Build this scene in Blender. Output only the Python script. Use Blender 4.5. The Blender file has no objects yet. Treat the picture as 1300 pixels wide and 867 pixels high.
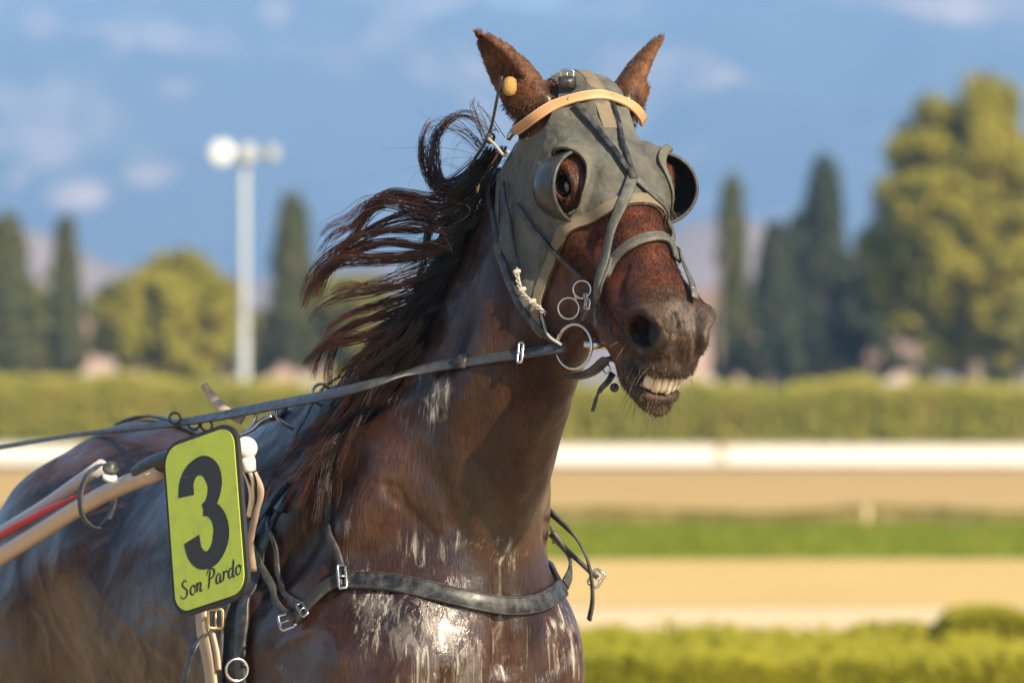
import bpy, bmesh, math, random
import numpy as np
from mathutils import Vector, Matrix, noise as mnoise
from mathutils.bvhtree import BVHTree

random.seed(7); rng = np.random.default_rng(7)
S = bpy.context.scene
COL = S.collection
R = math.radians

# ------------------------------------------------------------------ camera
CAMY, CAMZ, FPX, HOR = -10.5, 1.6, 7200.0, 500.0      # focal length in pixels of a 1300 px wide frame
PITCH = math.atan((HOR - 433.5) / FPX)
cam = bpy.data.cameras.new('camera'); camo = bpy.data.objects.new('camera', cam); COL.objects.link(camo)
cam.sensor_width = 36; cam.lens = FPX / 1300 * 36
camo.location = (0, CAMY, CAMZ); camo.rotation_euler = (R(90) + PITCH, 0, 0)
cam.clip_start = 0.1; cam.clip_end = 40000
cam.dof.use_dof = True; cam.dof.focus_distance = 9.85; cam.dof.aperture_fstop = 5.0
cam.dof.aperture_blades = 9
S.camera = camo

# ------------------------------------------------------------------ light
SUN_AZ, SUN_EL = R(39), R(30)          # azimuth measured from the camera's back towards its right
w = bpy.data.worlds.new('World'); S.world = w; w.use_nodes = True
nt = w.node_tree
sky = nt.nodes.new('ShaderNodeTexSky'); sky.sky_type = 'NISHITA'; sky.sun_disc = False
sky.sun_elevation = SUN_EL; sky.sun_rotation = math.pi - SUN_AZ
sky.air_density = 1.0; sky.dust_density = 0.6; sky.ozone_density = 1.5
bg = nt.nodes['Background']; bg.inputs[1].default_value = 0.085
nt.links.new(sky.outputs[0], bg.inputs[0])
sun = bpy.data.lights.new('sun', 'SUN'); suno = bpy.data.objects.new('sun', sun); COL.objects.link(suno)
sun.energy = 5.0; sun.angle = R(0.5); sun.color = (1.0, 0.85, 0.63)
to_sun = Vector((math.sin(SUN_AZ) * math.cos(SUN_EL), -math.cos(SUN_AZ) * math.cos(SUN_EL), math.sin(SUN_EL)))
suno.rotation_euler = (-to_sun).to_track_quat('-Z', 'Y').to_euler(); suno.location = to_sun * 30
S.view_settings.view_transform = 'Standard'; S.view_settings.look = 'None'
S.view_settings.exposure = 1.0; S.view_settings.gamma = 1.0; S.view_settings.use_curve_mapping = False
S.cycles.use_denoising = True
S.cycles.max_bounces = 6; S.cycles.diffuse_bounces = 3; S.cycles.glossy_bounces = 3
S.cycles.transparent_max_bounces = 12; S.cycles.caustics_reflective = False; S.cycles.caustics_refractive = False

# ------------------------------------------------------------------ general tools
_cp, _sp = math.cos(PITCH), math.sin(PITCH)
def ray(px, py):
    x = (px - 650) / FPX; u = (433.5 - py) / FPX
    return np.array([x, _cp - u * _sp, u * _cp + _sp])
def at(px, py, D):
    """world point at that picture position, D metres in front of the camera"""
    d = ray(px, py); return np.array([0, CAMY, CAMZ]) + d * (D / d[1])
def link(o, parent=None):
    COL.objects.link(o)
    if parent is not None: o.parent = parent
    return o
def tag(o, label=None, cat=None, group=None, kind=None):
    if label: o['label'] = label
    if cat: o['category'] = cat
    if group: o['group'] = group
    if kind: o['kind'] = kind
    return o
def empty(name, loc, label, cat, group=None):
    o = bpy.data.objects.new(name, None); link(o); o.location = loc; o.empty_display_size = .1
    return tag(o, label, cat, group)
def mesh_obj(name, V, F, mat, parent=None, smooth=True):
    me = bpy.data.meshes.new(name)
    V = np.asarray(V, dtype=np.float64)
    o = bpy.data.objects.new(name, me)
    if parent is not None:                       # vertices are given in world space
        V = V - np.array(parent.matrix_basis.translation if parent.parent is None else parent.parent.matrix_basis.translation)
    me.from_pydata(V.tolist(), [], F if isinstance(F, list) else F.tolist())
    if smooth: me.shade_smooth()
    if mat: me.materials.append(mat)
    me.update()
    return link(o, parent)
class MB:
    """collects shapes of one part, in world space"""
    def __init__(s): s.V = []; s.F = []; s.n = 0
    def add(s, V, F):
        V = np.asarray(V, float).reshape(-1, 3)
        s.V.append(V); s.F += [tuple(int(i) + s.n for i in f) for f in F]; s.n += len(V); return s
    def box(s, c, x, y, z, bev=0):
        c, x, y, z = (np.asarray(q, float) for q in (c, x, y, z))
        V = [c + i * x + j * y + k * z for i in (-1, 1) for j in (-1, 1) for k in (-1, 1)]
        return s.add(V, [(0,1,3,2), (4,6,7,5), (0,4,5,1), (2,3,7,6), (0,2,6,4), (1,5,7,3)])
    def tube(s, P, r, n=10, closed=False, caps=True):
        P = np.asarray(P, float); m = len(P); r = np.broadcast_to(np.asarray(r, float), (m,))
        T = np.gradient(P, axis=0) if not closed else np.roll(P, -1, 0) - np.roll(P, 1, 0)
        T /= np.linalg.norm(T, axis=1)[:, None] + 1e-12
        a = np.array([0, 0, 1.]) if abs(T[0][2]) < .9 else np.array([1., 0, 0])
        N = np.zeros_like(P); v = np.cross(T[0], a)
        for i in range(m):
            v = v - T[i] * v.dot(T[i]); v /= np.linalg.norm(v); N[i] = v
        B = np.cross(T, N)
        th = np.linspace(0, 2 * np.pi, n, endpoint=False)
        V = (P[:, None] + r[:, None, None] * (np.cos(th)[None, :, None] * N[:, None] + np.sin(th)[None, :, None] * B[:, None])).reshape(-1, 3)
        F = []
        for i in range(m if closed else m - 1):
            i2 = (i + 1) % m
            for j in range(n):
                j2 = (j + 1) % n; F.append((i*n+j, i*n+j2, i2*n+j2, i2*n+j))
        if caps and not closed: F += [tuple(range(n))[::-1], tuple(range((m-1)*n, m*n))]
        return s.add(V, F)
    def lathe(s, c, axis, prof, n=20):
        """prof: list of (distance along axis, radius)"""
        axis = np.asarray(axis, float); axis /= np.linalg.norm(axis)
        u = np.cross(axis, [0, 0, 1.] if abs(axis[2]) < .9 else [1., 0, 0]); u /= np.linalg.norm(u); v = np.cross(axis, u)
        th = np.linspace(0, 2*np.pi, n, endpoint=False)
        V = []
        for h, r in prof:
            V += [np.asarray(c) + axis*h + r*(math.cos(t)*u + math.sin(t)*v) for t in th]
        F = []
        for i in range(len(prof)-1):
            for j in range(n):
                j2 = (j+1) % n; F.append((i*n+j, i*n+j2, (i+1)*n+j2, (i+1)*n+j))
        F += [tuple(range(n))[::-1], tuple(range((len(prof)-1)*n, len(prof)*n))]
        return s.add(V, F)
    def build(s, name, mat, parent=None, smooth=True):
        return mesh_obj(name, np.concatenate(s.V), s.F, mat, parent, smooth)
def catmull(P, n):
    P = np.asarray(P, float); m = len(P)
    if m < 3: t = np.linspace(0, 1, n)[:, None]; return P[0] * (1-t) + P[-1] * t
    d = np.concatenate([[0], np.cumsum(np.linalg.norm(np.diff(P, axis=0), axis=1) ** .5 + 1e-9)])
    T = np.gradient(P, d, axis=0)
    t = np.linspace(0, d[-1], n); i = np.clip(np.searchsorted(d, t, 'right') - 1, 0, m - 2)
    h = (d[i+1] - d[i])[:, None]; q = ((t - d[i]) / (d[i+1] - d[i]))[:, None]
    return (2*q**3-3*q**2+1)*P[i] + (q**3-2*q**2+q)*h*T[i] + (-2*q**3+3*q**2)*P[i+1] + (q**3-q**2)*h*T[i+1]
def even(P, n):
    P = catmull(P, 400); d = np.concatenate([[0], np.cumsum(np.linalg.norm(np.diff(P, axis=0), axis=1))])
    t = np.linspace(0, d[-1], n); return np.stack([np.interp(t, d, P[:, k]) for k in range(3)], 1)

# ------------------------------------------------------------------ materials
def material(name, col, rough=.6, spec=.5, metal=0., coat=0.):
    m = bpy.data.materials.new(name); m.use_nodes = True; b = m.node_tree.nodes['Principled BSDF']
    b.inputs['Base Color'].default_value = (*col, 1); b.inputs['Roughness'].default_value = rough
    b.inputs['Specular IOR Level'].default_value = spec; b.inputs['Metallic'].default_value = metal
    b.inputs['Coat Weight'].default_value = coat
    return m
class NT:
    """small helper to write node graphs"""
    def __init__(s, m): s.m = m; s.t = m.node_tree; s.b = s.t.nodes['Principled BSDF']
    def n(s, kind, **kw):
        q = s.t.nodes.new('ShaderNode' + kind)
        for k, v in kw.items():
            if k.startswith('_'): setattr(q, k[1:], v)
            else: s.set(q, k.replace('__', ' '), v)
        return q
    def set(s, q, key, v):
        i = q.inputs[int(key[1:])] if key[0] == 'i' and key[1:].isdigit() else q.inputs[key]
        if hasattr(v, 'links') or hasattr(v, 'is_output'): s.t.links.new(v, i)
        else: i.default_value = v
    def coord(s, scale=(1, 1, 1), which='Object', rot=(0, 0, 0)):
        tc = s.n('TexCoord'); mp = s.n('Mapping'); s.t.links.new(tc.outputs[which], mp.inputs[0])
        mp.inputs['Scale'].default_value = scale; mp.inputs['Rotation'].default_value = rot; return mp.outputs[0]
    def noise(s, vec, scale, detail=4, rough=.55, dist=0):
        q = s.n('TexNoise', Scale=scale, Detail=detail, Roughness=rough, Distortion=dist)
        s.t.links.new(vec, q.inputs['Vector']); return q.outputs[0]
    def ramp(s, fac, stops):
        q = s.n('ValToRGB'); s.t.links.new(fac, q.inputs[0]); e = q.color_ramp.elements
        while len(e) < len(stops): e.new(.5)
        for k, (p, c) in enumerate(stops):
            e[k].position = p; e[k].color = (c, c, c, 1) if np.isscalar(c) else (*c, 1)
        return q.outputs[0]
    def math(s, op, a, b=0.):
        q = s.n('Math', _operation=op); s.set(q, 'i0', a); s.set(q, 'i1', b); return q.outputs[0]
    def mix(s, fac, a, b, blend='MIX'):
        q = s.n('Mix', _data_type='RGBA', _blend_type=blend)
        s.set(q, 'i0', fac)
        for k, v in ((6, a), (7, b)):
            if isinstance(v, tuple): v = (*v, 1) if len(v) == 3 else v
            s.set(q, 'i%d' % k, v)
        return q.outputs[2]
    def attr(s, name): return s.n('Attribute', _attribute_name=name).outputs['Fac']
    def bump(s, h, strength=.3, dist=.01, normal=None):
        q = s.n('Bump', Strength=strength, Distance=dist); s.t.links.new(h, q.inputs['Height'])
        if normal is not None: s.t.links.new(normal, q.inputs['Normal'])
        return q.outputs[0]
    def out(s, key, v): s.set(s.b, key, v)

# ------------------------------------------------------------------ the horse: one implicit surface
YAW = R(32)
HO = np.array([-0.300, 0.0, 0.0])                         # ground point under the withers
HF = np.array([math.sin(YAW), -math.cos(YAW), 0]); HR = np.array([HF[1], -HF[0], 0]); HZ = np.array([0, 0, 1.])
HB = np.stack([HF, HR, HZ])                               # rows: forward, right, up
def hw(s, r, z): return HO + s * HF + r * HR + z * HZ     # horse frame -> world
HYAW, TILT, ROLL = R(23.6), R(45), R(0)
ax_a = np.array([math.sin(HYAW)*math.sin(TILT), -math.cos(HYAW)*math.sin(TILT), -math.cos(TILT)])
ax_b = np.array([math.sin(HYAW)*math.cos(TILT), -math.cos(HYAW)*math.cos(TILT), math.sin(TILT)])
ax_c = np.array([-math.cos(HYAW), -math.sin(HYAW), 0])    # the horse's right
AB = np.stack([ax_a, ax_b, ax_c])
POLL = np.array([.133, -.5085, 2.138])
def hd(a, b, c=0.): return POLL + a * ax_a + b * ax_b + c * ax_c     # head frame -> world
def to_head(W): return (np.asarray(W) - POLL) @ AB.T

def smin(a, b, k):
    h = np.clip(.5 + .5 * (b - a) / k, 0, 1); return b * (1 - h) + a * h - k * h * (1 - h)
def smax(a, b, k): return -smin(-a, -b, k)
def ell(Q, c, rad, rot=None):
    q = Q - np.asarray(c, np.float32)
    if rot is not None: q = q @ np.asarray(rot, np.float32).T
    rad = np.asarray(rad, np.float32); q = q / rad
    k0 = np.sqrt((q * q).sum(1)); k1 = np.sqrt(((q / rad) ** 2).sum(1)) + 1e-6
    return k0 * (k0 - 1) / k1
def cone(Q, a, b, ra, rb):
    a = np.asarray(a, np.float32); b = np.asarray(b, np.float32); d = b - a; p = Q - a
    t = np.clip(p @ d / (d @ d), 0, 1); return np.sqrt(((p - t[:, None] * d) ** 2).sum(1)) - (ra + (rb - ra) * t)
def rot01(deg):      # rotation in the plane of the first and third axis of the horse frame (s, z)
    c, s = math.cos(R(deg)), math.sin(R(deg)); return [[c, 0, s], [0, 1, 0], [-s, 0, c]]
def rotab(deg):
    c, s = math.cos(R(deg)), math.sin(R(deg)); return [[c, s, 0], [-s, c, 0], [0, 0, 1]]

NECK = [(.06, 1.14, .20, .13, 0), (.15, 1.26, .30, .18, 0), (.27, 1.41, .295, .178, 0), (.39, 1.56, .243, .147, -.01), (.49, 1.69, .210, .120, -.025), (.56, 1.81, .205, .104, -.045),
        (.595, 1.91, .215, .090, -.07), (.615, 1.99, .205, .080, -.085), (.635, 2.05, .165, .070, -.09), (.65, 2.085, .09, .05, -.09)]
_nA = np.array([.06, 1.14]); _nd = np.array([.65, 2.085]) - _nA; _nL = float(np.hypot(*_nd)); _nd = _nd / _nL; _nn = np.array([_nd[1], -_nd[0]])
_nt = catmull(np.array([[(np.array(q[:2]) - _nA) @ _nd, (np.array(q[:2]) - _nA) @ _nn, q[4]] for q in NECK]), 600)
_nw = catmull(np.array([[q[2], q[3], 0] for q in NECK]), 600)
def neck(Q):
    P = Q[:, [0, 2]] - _nA.astype(np.float32); t = P @ _nd.astype(np.float32); pe = P @ _nn.astype(np.float32)
    g = lambda A, k: np.interp(t, _nt[:, 0], A[:, k]).astype(np.float32)
    hdp, wd = g(_nw, 0), g(_nw, 1); pe = pe - g(_nt, 1); r = Q[:, 1] - g(_nt, 2)
    q = np.clip(-pe / hdp, 0, 1); wd = wd * (1 - .42 * q * q * (3 - 2 * q))                # thinner towards the crest
    over = np.maximum(-t, t - _nL).clip(0)
    return (np.sqrt((pe / hdp) ** 2 + (r / wd) ** 2) - 1) * np.minimum(hdp, wd) + over * .9
def body_sdf(Q):
    M = Q.copy(); M[:, 1] = np.abs(M[:, 1])
    f = ell(Q, (-.30, 0, 1.16), (.76, .285, .34))
    f = smin(f, ell(Q, (-.06, 0, 1.40), (.34, .085, .19)), .09)
    f = smin(f, ell(Q, (-.78, 0, 1.27), (.36, .19, .28)), .10)
    f = smin(f, ell(M, (-.84, .135, 1.17), (.31, .15, .30)), .07)
    f = smin(f, ell(M, (-.94, .15, .92), (.22, .12, .36)), .10)
    f = smin(f, ell(M, (-.62, .20, 1.28), (.12, .07, .10)), .08)        # hip
    f = smin(f, ell(M, (.15, .150, 1.24), (.14, .105, .36), rot01(-40)), .09)   # shoulder blade
    f = smin(f, ell(M, (.10, .165, 1.06), (.27, .115, .20), rot01(30)), .09)     # upper arm muscle
    f = smin(f, ell(M, (.36, .150, 1.11), (.13, .105, .16)), .08)       # point of the shoulder
    f = smin(f, ell(M, (.43, .085, 1.08), (.115, .105, .20)), .06)      # breast
    f = smin(f, ell(Q, (.36, 0, 1.12), (.17, .13, .24)), .06)
    f = smin(f, ell(M, (.25, .165, .90), (.16, .11, .24)), .09)
    # legs
    f = smin(f, cone(M, (.26, .17, .80), (.29, .16, .46), .085, .045), .05)
    f = smin(f, cone(M, (.29, .16, .46), (.29, .155, .14), .042, .032), .03)
    f = smin(f, cone(M, (.29, .155, .14), (.345, .155, .05), .035, .05), .03)
    f = smin(f, cone(M, (-.92, .15, .80), (-1.08, .15, .52), .11, .06), .06)
    f = smin(f, cone(M, (-1.08, .15, .52), (-1.02, .15, .15), .05, .035), .03)
    f = smin(f, cone(M, (-1.02, .15, .15), (-.96, .15, .05), .037, .052), .03)
    f = np.maximum(f, .0 - Q[:, 2])
    f = smin(f, neck(Q), .085)
    f = smax(f, -ell(M, (.285, .250, 1.42), (.04, .06, .20), rot01(-40)), .09)   # hollow in front of the shoulder blade
    return f
EAR = {}
def ear_frame(sd):
    base = hd(-.012, -.045, sd * .092)
    tip = base + (.098 if sd > 0 else .080) * sd * ax_c + .138 * HZ - .02 * ax_b
    e = tip - base; L = np.linalg.norm(e); e = e / L
    face = sd * ax_c * 1. + ax_b * .28
    face = face - e * face.dot(e); face /= np.linalg.norm(face)
    return base, e, face, np.cross(e, face), L
for sd in (1, -1): EAR[sd] = ear_frame(sd)
def ear_sdf(W, sd):
    base, e, fc, sdv, L = EAR[sd]
    p = W - base.astype(np.float32); h = p @ e.astype(np.float32); v = p @ fc.astype(np.float32); u = p @ sdv.astype(np.float32)
    t = h / L
    hwid = np.interp(t, [-.4, -.1, .15, .4, .65, .85, .97, 1.05], [.040, .046, .049, .046, .036, .0215, .0085, .002]).astype(np.float32)
    thk = np.interp(t, [-.4, -.1, .15, .4, .65, .85, .97, 1.05], [.026, .030, .032, .026, .019, .012, .006, .002]).astype(np.float32)
    bend = .004 * np.sin(np.clip(t, 0, 1) * 3.14)
    v = v + bend
    o = (np.sqrt((u / hwid) ** 2 + (v / thk) ** 2) - 1) * np.minimum(hwid, thk)
    o = np.maximum(o, (h - L * 1.0)); o = np.maximum(o, -h - .04)
    iw = hwid - .008; it = thk + .004
    inn = (np.sqrt((u / np.maximum(iw, .001)) ** 2 + ((v - thk * 1.1) / np.maximum(it, .001)) ** 2) - 1) * np.maximum(np.minimum(iw, it), .001)
    inn = np.maximum(inn, .045 - h); inn = np.maximum(inn, h - L * .93)
    return smax(o, -inn, .006)
EYE = {sd: hd(.207, -.044, sd * .094) for sd in (1, -1)}
EYE_N = {sd: (sd * ax_c * .68 + ax_b * .50 + ax_a * .34) for sd in (1, -1)}
for sd in EYE_N: EYE_N[sd] /= np.linalg.norm(EYE_N[sd])
def head_sdf(W):
    H = ((W - POLL.astype(np.float32)) @ AB.T.astype(np.float32)); M = H.copy(); M[:, 2] = np.abs(M[:, 2])
    f = smin(ell(H, (.075, -.085, 0), (.125, .090, .088)), ell(H, (-.005, -.055, 0), (.06, .06, .082)), .04)                                     # cranium
    f = smin(f, ell(H, (.205, -.068, 0), (.125, .078, .090)), .035)                      # forehead
    f = smin(f, cone(H, (.22, -.052, 0), (.52, -.040, 0), .060, .036), .03)              # nasal bone
    f = smin(f, cone(M, (.27, -.105, .022), (.50, -.085, .018), .062, .040), .03)
    f = smin(f, ell(M, (.190, -.160, .046), (.125, .128, .047), rotab(12)), .035)        # cheek
    f = smin(f, cone(M, (.19, -.235, .034), (.47, -.172, .020), .044, .030), .035)       # jaw bar
    f = smin(f, ell(H, (.40, -.13, 0), (.16, .06, .048)), .04)
    f = smin(f, cone(M, (.255, -.098, .073), (.40, -.085, .050), .016, .010), .022)      # facial crest
    f = smin(f, ell(M, (.195, -.042, .080), (.052, .040, .036), rotab(-15)), .022)       # orbit
    f = smin(f, ell(M, (.165, -.022, .070), (.035, .022, .024)), .02)                    # brow
    f = smax(f, -ell(M, (.135, -.035, .105), (.030, .022, .022)), .025)                  # hollow above the eye
    f = smax(f, -ell(M, (.335, -.045, .093), (.075, .028, .030)), .035)                   # hollow beside the nasal bone
    f = smax(f, -ell(M, (.375, -.135, .094), (.075, .035, .030)), .035)                   # hollow under the facial crest
    # muzzle
    f = smin(f, ell(H, (.520, -.068, 0), (.085, .054, .054)), .035)
    f = smin(f, ell(M, (.525, -.050, .038), (.052, .033, .026), rotab(-14)), .02)        # nostril wing
    f = smin(f, ell(H, (.570, -.085, 0), (.042, .060, .046)), .025)                      # upper lip
    f = smin(f, ell(M, (.550, -.108, .028), (.052, .034, .027)), .02)
    # mouth opening
    mo = ell(H, (.600, -.141, 0), (.115, .0165, .060), rotab(-9))
    f = smax(f, -mo, .008)
    # lower lip and chin, opened a little
    lo = ell(H, (.535, -.182, 0), (.085, .026, .042), rotab(-8))
    lo = smin(lo, ell(H, (.520, -.203, 0), (.045, .024, .032)), .02)
    lo = smin(lo, ell(H, (.591, -.169, 0), (.022, .014, .037)), .014)
    lo = smin(lo, cone(H, (.36, -.185, 0), (.52, -.185, 0), .040, .032), .03)
    lo = smax(lo, -ell(H, (.600, -.142, 0), (.11, .0155, .033), rotab(-9)), .008)
    f = smin(f, lo, .012)
    # nostrils: a rim around a deep comma
    nr = rotab(35)
    f = smin(f, ell(M, (.547, -.050, .046), (.054, .038, .027), nr), .014)
    f = smax(f, -ell(M, (.562, -.051, .064), (.049, .0300, .034), nr), .010)
    f = smax(f, -ell(M, (.535, -.058, .046), (.034, .018, .024), nr), .010)
    f = smin(f, ell(M, (.575, -.046, .036), (.036, .023, .011), nr), .008)               # inner fold
    f = smax(f, -ell(H, (.608, -.05, 0), (.018, .035, .012)), .02)                       # groove between the nostrils
    # eye lids
    for sd in (1, -1):
        e = EYE[sd].astype(np.float32); n = EYE_N[sd]
        ua = ax_a * .93 - ax_b * .25; ua = ua - n * ua.dot(n); ua /= np.linalg.norm(ua); ub = np.cross(n, ua)
        fr = np.stack([ua, ub, n]).astype(np.float32)
        q = (W - e) @ fr.T
        f = smin(f, ell(q, (0, 0, -.009), (.036, .030, .026)), .014)
        lid = np.abs(np.sqrt((q[:, 0] / 1.25) ** 2 + q[:, 1] ** 2) - .0225) ; 
        f = smax(f, -ell(q, (.001, 0, .016), (.0225, .0150, .030)), .006)
    f = smin(f, ear_sdf(W, 1), .018); f = smin(f, ear_sdf(W, -1), .018)
    return f
HC = hd(.28, -.08)
def sdf(Q):
    """Q in the horse frame"""
    Q = np.asarray(Q, np.float32); f = body_sdf(Q)
    W = Q @ HB.astype(np.float32) + HO.astype(np.float32)
    near = np.where(((W - HC.astype(np.float32)) ** 2).sum(1) < .60 ** 2)[0]
    if len(near):
        h = head_sdf(W[near]); f[near] = smin(f[near], h, .045)
    return f
def chunked(fn, Q, n=400000):
    return np.concatenate([fn(Q[i:i+n]) for i in range(0, len(Q), n)]) if len(Q) else np.zeros(0, np.float32)
def sdf_w(W): return chunked(sdf, (np.asarray(W) - HO) @ HB.T)
def grad_w(W, e=.0015):
    W = np.asarray(W, float); g = np.zeros_like(W)
    for k in range(3):
        d = np.zeros(3); d[k] = e; g[:, k] = (sdf_w(W + d) - sdf_w(W - d)) / (2 * e)
    return g
def normal_w(W, e=.004):
    g = grad_w(W, e); return g / (np.linalg.norm(g, axis=1)[:, None] + 1e-9)
def snap(W, it=3, e=.003):
    W = np.asarray(W, float).copy()
    for _ in range(it):
        f = sdf_w(W); g = grad_w(W, e); n2 = (g * g).sum(1) + 1e-6
        W -= np.clip(f / n2, -.03, .03)[:, None] * g
    return W

def surface_nets(lo, hi, h, blk=4):
    lo = np.asarray(lo, float); N = (np.ceil((np.asarray(hi) - lo) / h / blk).astype(int) * blk)
    nb = N // blk
    ctr = np.stack(np.meshgrid(*[np.arange(n) for n in nb], indexing='ij'), -1).reshape(-1, 3)
    cf = chunked(sdf, lo + (ctr + .5) * blk * h)
    act = np.abs(cf) < blk * h * 1.9
    F = np.repeat(np.repeat(np.repeat(cf.reshape(nb), blk, 0), blk, 1), blk, 2).astype(np.float32)
    loc = np.stack(np.meshgrid(*[np.arange(blk)] * 3, indexing='ij'), -1).reshape(-1, 3)
    idx = (ctr[act][:, None] * blk + loc[None]).reshape(-1, 3)
    F[idx[:, 0], idx[:, 1], idx[:, 2]] = chunked(sdf, lo + idx * h)
    neg = F < 0
    c = [neg[i:N[0]-1+i, j:N[1]-1+j, k:N[2]-1+k] for i in (0, 1) for j in (0, 1) for k in (0, 1)]
    sm = np.zeros(N - 1, np.int8)
    for q in c: sm += q
    A = np.argwhere((sm > 0) & (sm < 8)); ids = np.full(N - 1, -1, np.int32); ids[A[:, 0], A[:, 1], A[:, 2]] = np.arange(len(A))
    off = np.array([(i, j, k) for i in (0, 1) for j in (0, 1) for k in (0, 1)])
    val = np.stack([F[A[:, 0]+o[0], A[:, 1]+o[1], A[:, 2]+o[2]] for o in off], 1)
    acc = np.zeros((len(A), 3)); cnt = np.zeros(len(A))
    for p in range(8):
        for b in (1, 2, 4):
            if not p & b:
                q = p | b; m = (val[:, p] < 0) != (val[:, q] < 0)
                t = val[:, p] / (val[:, p] - val[:, q] + 1e-12)
                pt = off[p] + (off[q] - off[p]) * t[:, None]
                acc[m] += pt[m]; cnt[m] += 1
    V = lo + (A + acc / cnt[:, None]) * h
    Fs = []
    for ax in range(3):
        sl = [slice(None)] * 3; s2 = [slice(None)] * 3; sl[ax] = slice(0, -1); s2[ax] = slice(1, None)
        e = np.argwhere(neg[tuple(sl)] != neg[tuple(s2)])
        u, v = (ax + 1) % 3, (ax + 2) % 3
        ok = (e[:, u] > 0) & (e[:, v] > 0) & (e[:, u] < N[u]-1) & (e[:, v] < N[v]-1) & (e[:, ax] < N[ax]-1); e = e[ok]
        def cell(du, dv):
            q = e.copy(); q[:, u] -= du; q[:, v] -= dv; return ids[q[:, 0], q[:, 1], q[:, 2]]
        quad = np.stack([cell(1, 1), cell(0, 1), cell(0, 0), cell(1, 0)], 1)
        fl = ~neg[e[:, 0], e[:, 1], e[:, 2]]
        quad[fl] = quad[fl][:, ::-1]; Fs.append(quad)
    return V, np.concatenate(Fs)
def refine(V, T, sel):
    """split the chosen triangles in four, neighbours to fit"""
    E = np.sort(np.concatenate([T[:, [0, 1]], T[:, [1, 2]], T[:, [2, 0]]]), 1); n = len(T)
    key = E[:, 0].astype(np.int64) * len(V) + E[:, 1]
    uq, inv = np.unique(key, return_inverse=True); inv = inv.reshape(3, n).T
    mk = np.zeros(len(uq), bool); mk[inv[sel].ravel()] = True
    new = np.full(len(uq), -1); new[mk] = len(V) + np.arange(mk.sum())
    a, b = uq[mk] // len(V), uq[mk] % len(V); V2 = np.concatenate([V, (V[a] + V[b]) / 2])
    m = new[inv]; k = (m >= 0).sum(1); out = [T[k == 0]]
    q = k == 3; t, e = T[q], m[q]
    out += [np.stack([t[:, 0], e[:, 0], e[:, 2]], 1), np.stack([e[:, 0], t[:, 1], e[:, 1]], 1), np.stack([e[:, 2], e[:, 1], t[:, 2]], 1), e]
    for r in range(3):
        tt = np.roll(T, -r, 1); mm = np.roll(m, -r, 1)
        q = (k == 1) & (mm[:, 0] >= 0); t, e = tt[q], mm[q]
        out += [np.stack([t[:, 0], e[:, 0], t[:, 2]], 1), np.stack([e[:, 0], t[:, 1], t[:, 2]], 1)]
        q = (k == 2) & (mm[:, 0] >= 0) & (mm[:, 1] >= 0); t, e = tt[q], mm[q]
        out += [np.stack([t[:, 0], e[:, 0], t[:, 2]], 1), np.stack([e[:, 0], t[:, 1], e[:, 1]], 1), np.stack([e[:, 0], e[:, 1], t[:, 2]], 1)]
    return V2, np.concatenate(out)


VH, QH = surface_nets((-1.4, -.42, -.02), (1.32, .42, 2.42), .008)
TH = np.concatenate([QH[:, [0, 1, 2]], QH[:, [0, 2, 3]]])
HW = VH @ HB + HO
HW = snap(HW, 1)
hc = to_head(HW)
isH = (hc[:, 0] > -.16) & (((HW - HC) ** 2).sum(1) < .47 ** 2) & (hc[:, 1] > -.26)
HW, TH = refine(HW, TH, isH[TH].all(1))
def project(W):
    """world -> picture position (1300 x 867) and distance"""
    q = np.asarray(W) - np.array([0, CAMY, CAMZ]); D = q[:, 1] * _cp + q[:, 2] * _sp; u = q[:, 2] * _cp - q[:, 1] * _sp
    return 650 + FPX * q[:, 0] / D, 433.5 - FPX * u / D, q[:, 1]
HW = snap(HW, 2, .0015)
NW = normal_w(HW)
px, py, _ = project(HW); hc = to_head(HW)
vis = (px > -60) & (px < 900) & (py > 150) & (py < 930) & (NW[:, 1] < .15) & (HW[:, 2] > .95) & ((hc[:, 0] < -.1) | (hc[:, 1] < -.27))
HW, TH = refine(HW, TH, vis[TH].all(1)); HW = snap(HW, 1, .002)
NW = normal_w(HW)

BVH = BVHTree.FromPolygons([Vector(v) for v in HW.tolist()], TH.tolist())
def hit(px, py):
    d = Vector(ray(px, py)).normalized(); p, n, _, _ = BVH.ray_cast(Vector((0, CAMY, CAMZ)), d)
    return None if p is None else np.array(p)
def on_horse(pts):
    """picture positions -> points on the horse's skin (misses slide to the nearest skin)"""
    out = []; D = None
    for q in pts:
        if len(q) == 3: out.append(at(*q)); D = q[2]; continue
        h = hit(*q)
        if h is None:
            for r in (1, 2, 3, 5, 8, 12, 16, 22, 30):
                for k in range(12):
                    h = hit(q[0] + r * math.cos(k * .5236), q[1] + r * math.sin(k * .5236))
                    if h is not None: break
                if h is not None: break
        if h is None: h = at(q[0], q[1], D or 10.)
        D = h[1] - CAMY; out.append(h)
    return np.array(out)

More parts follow.
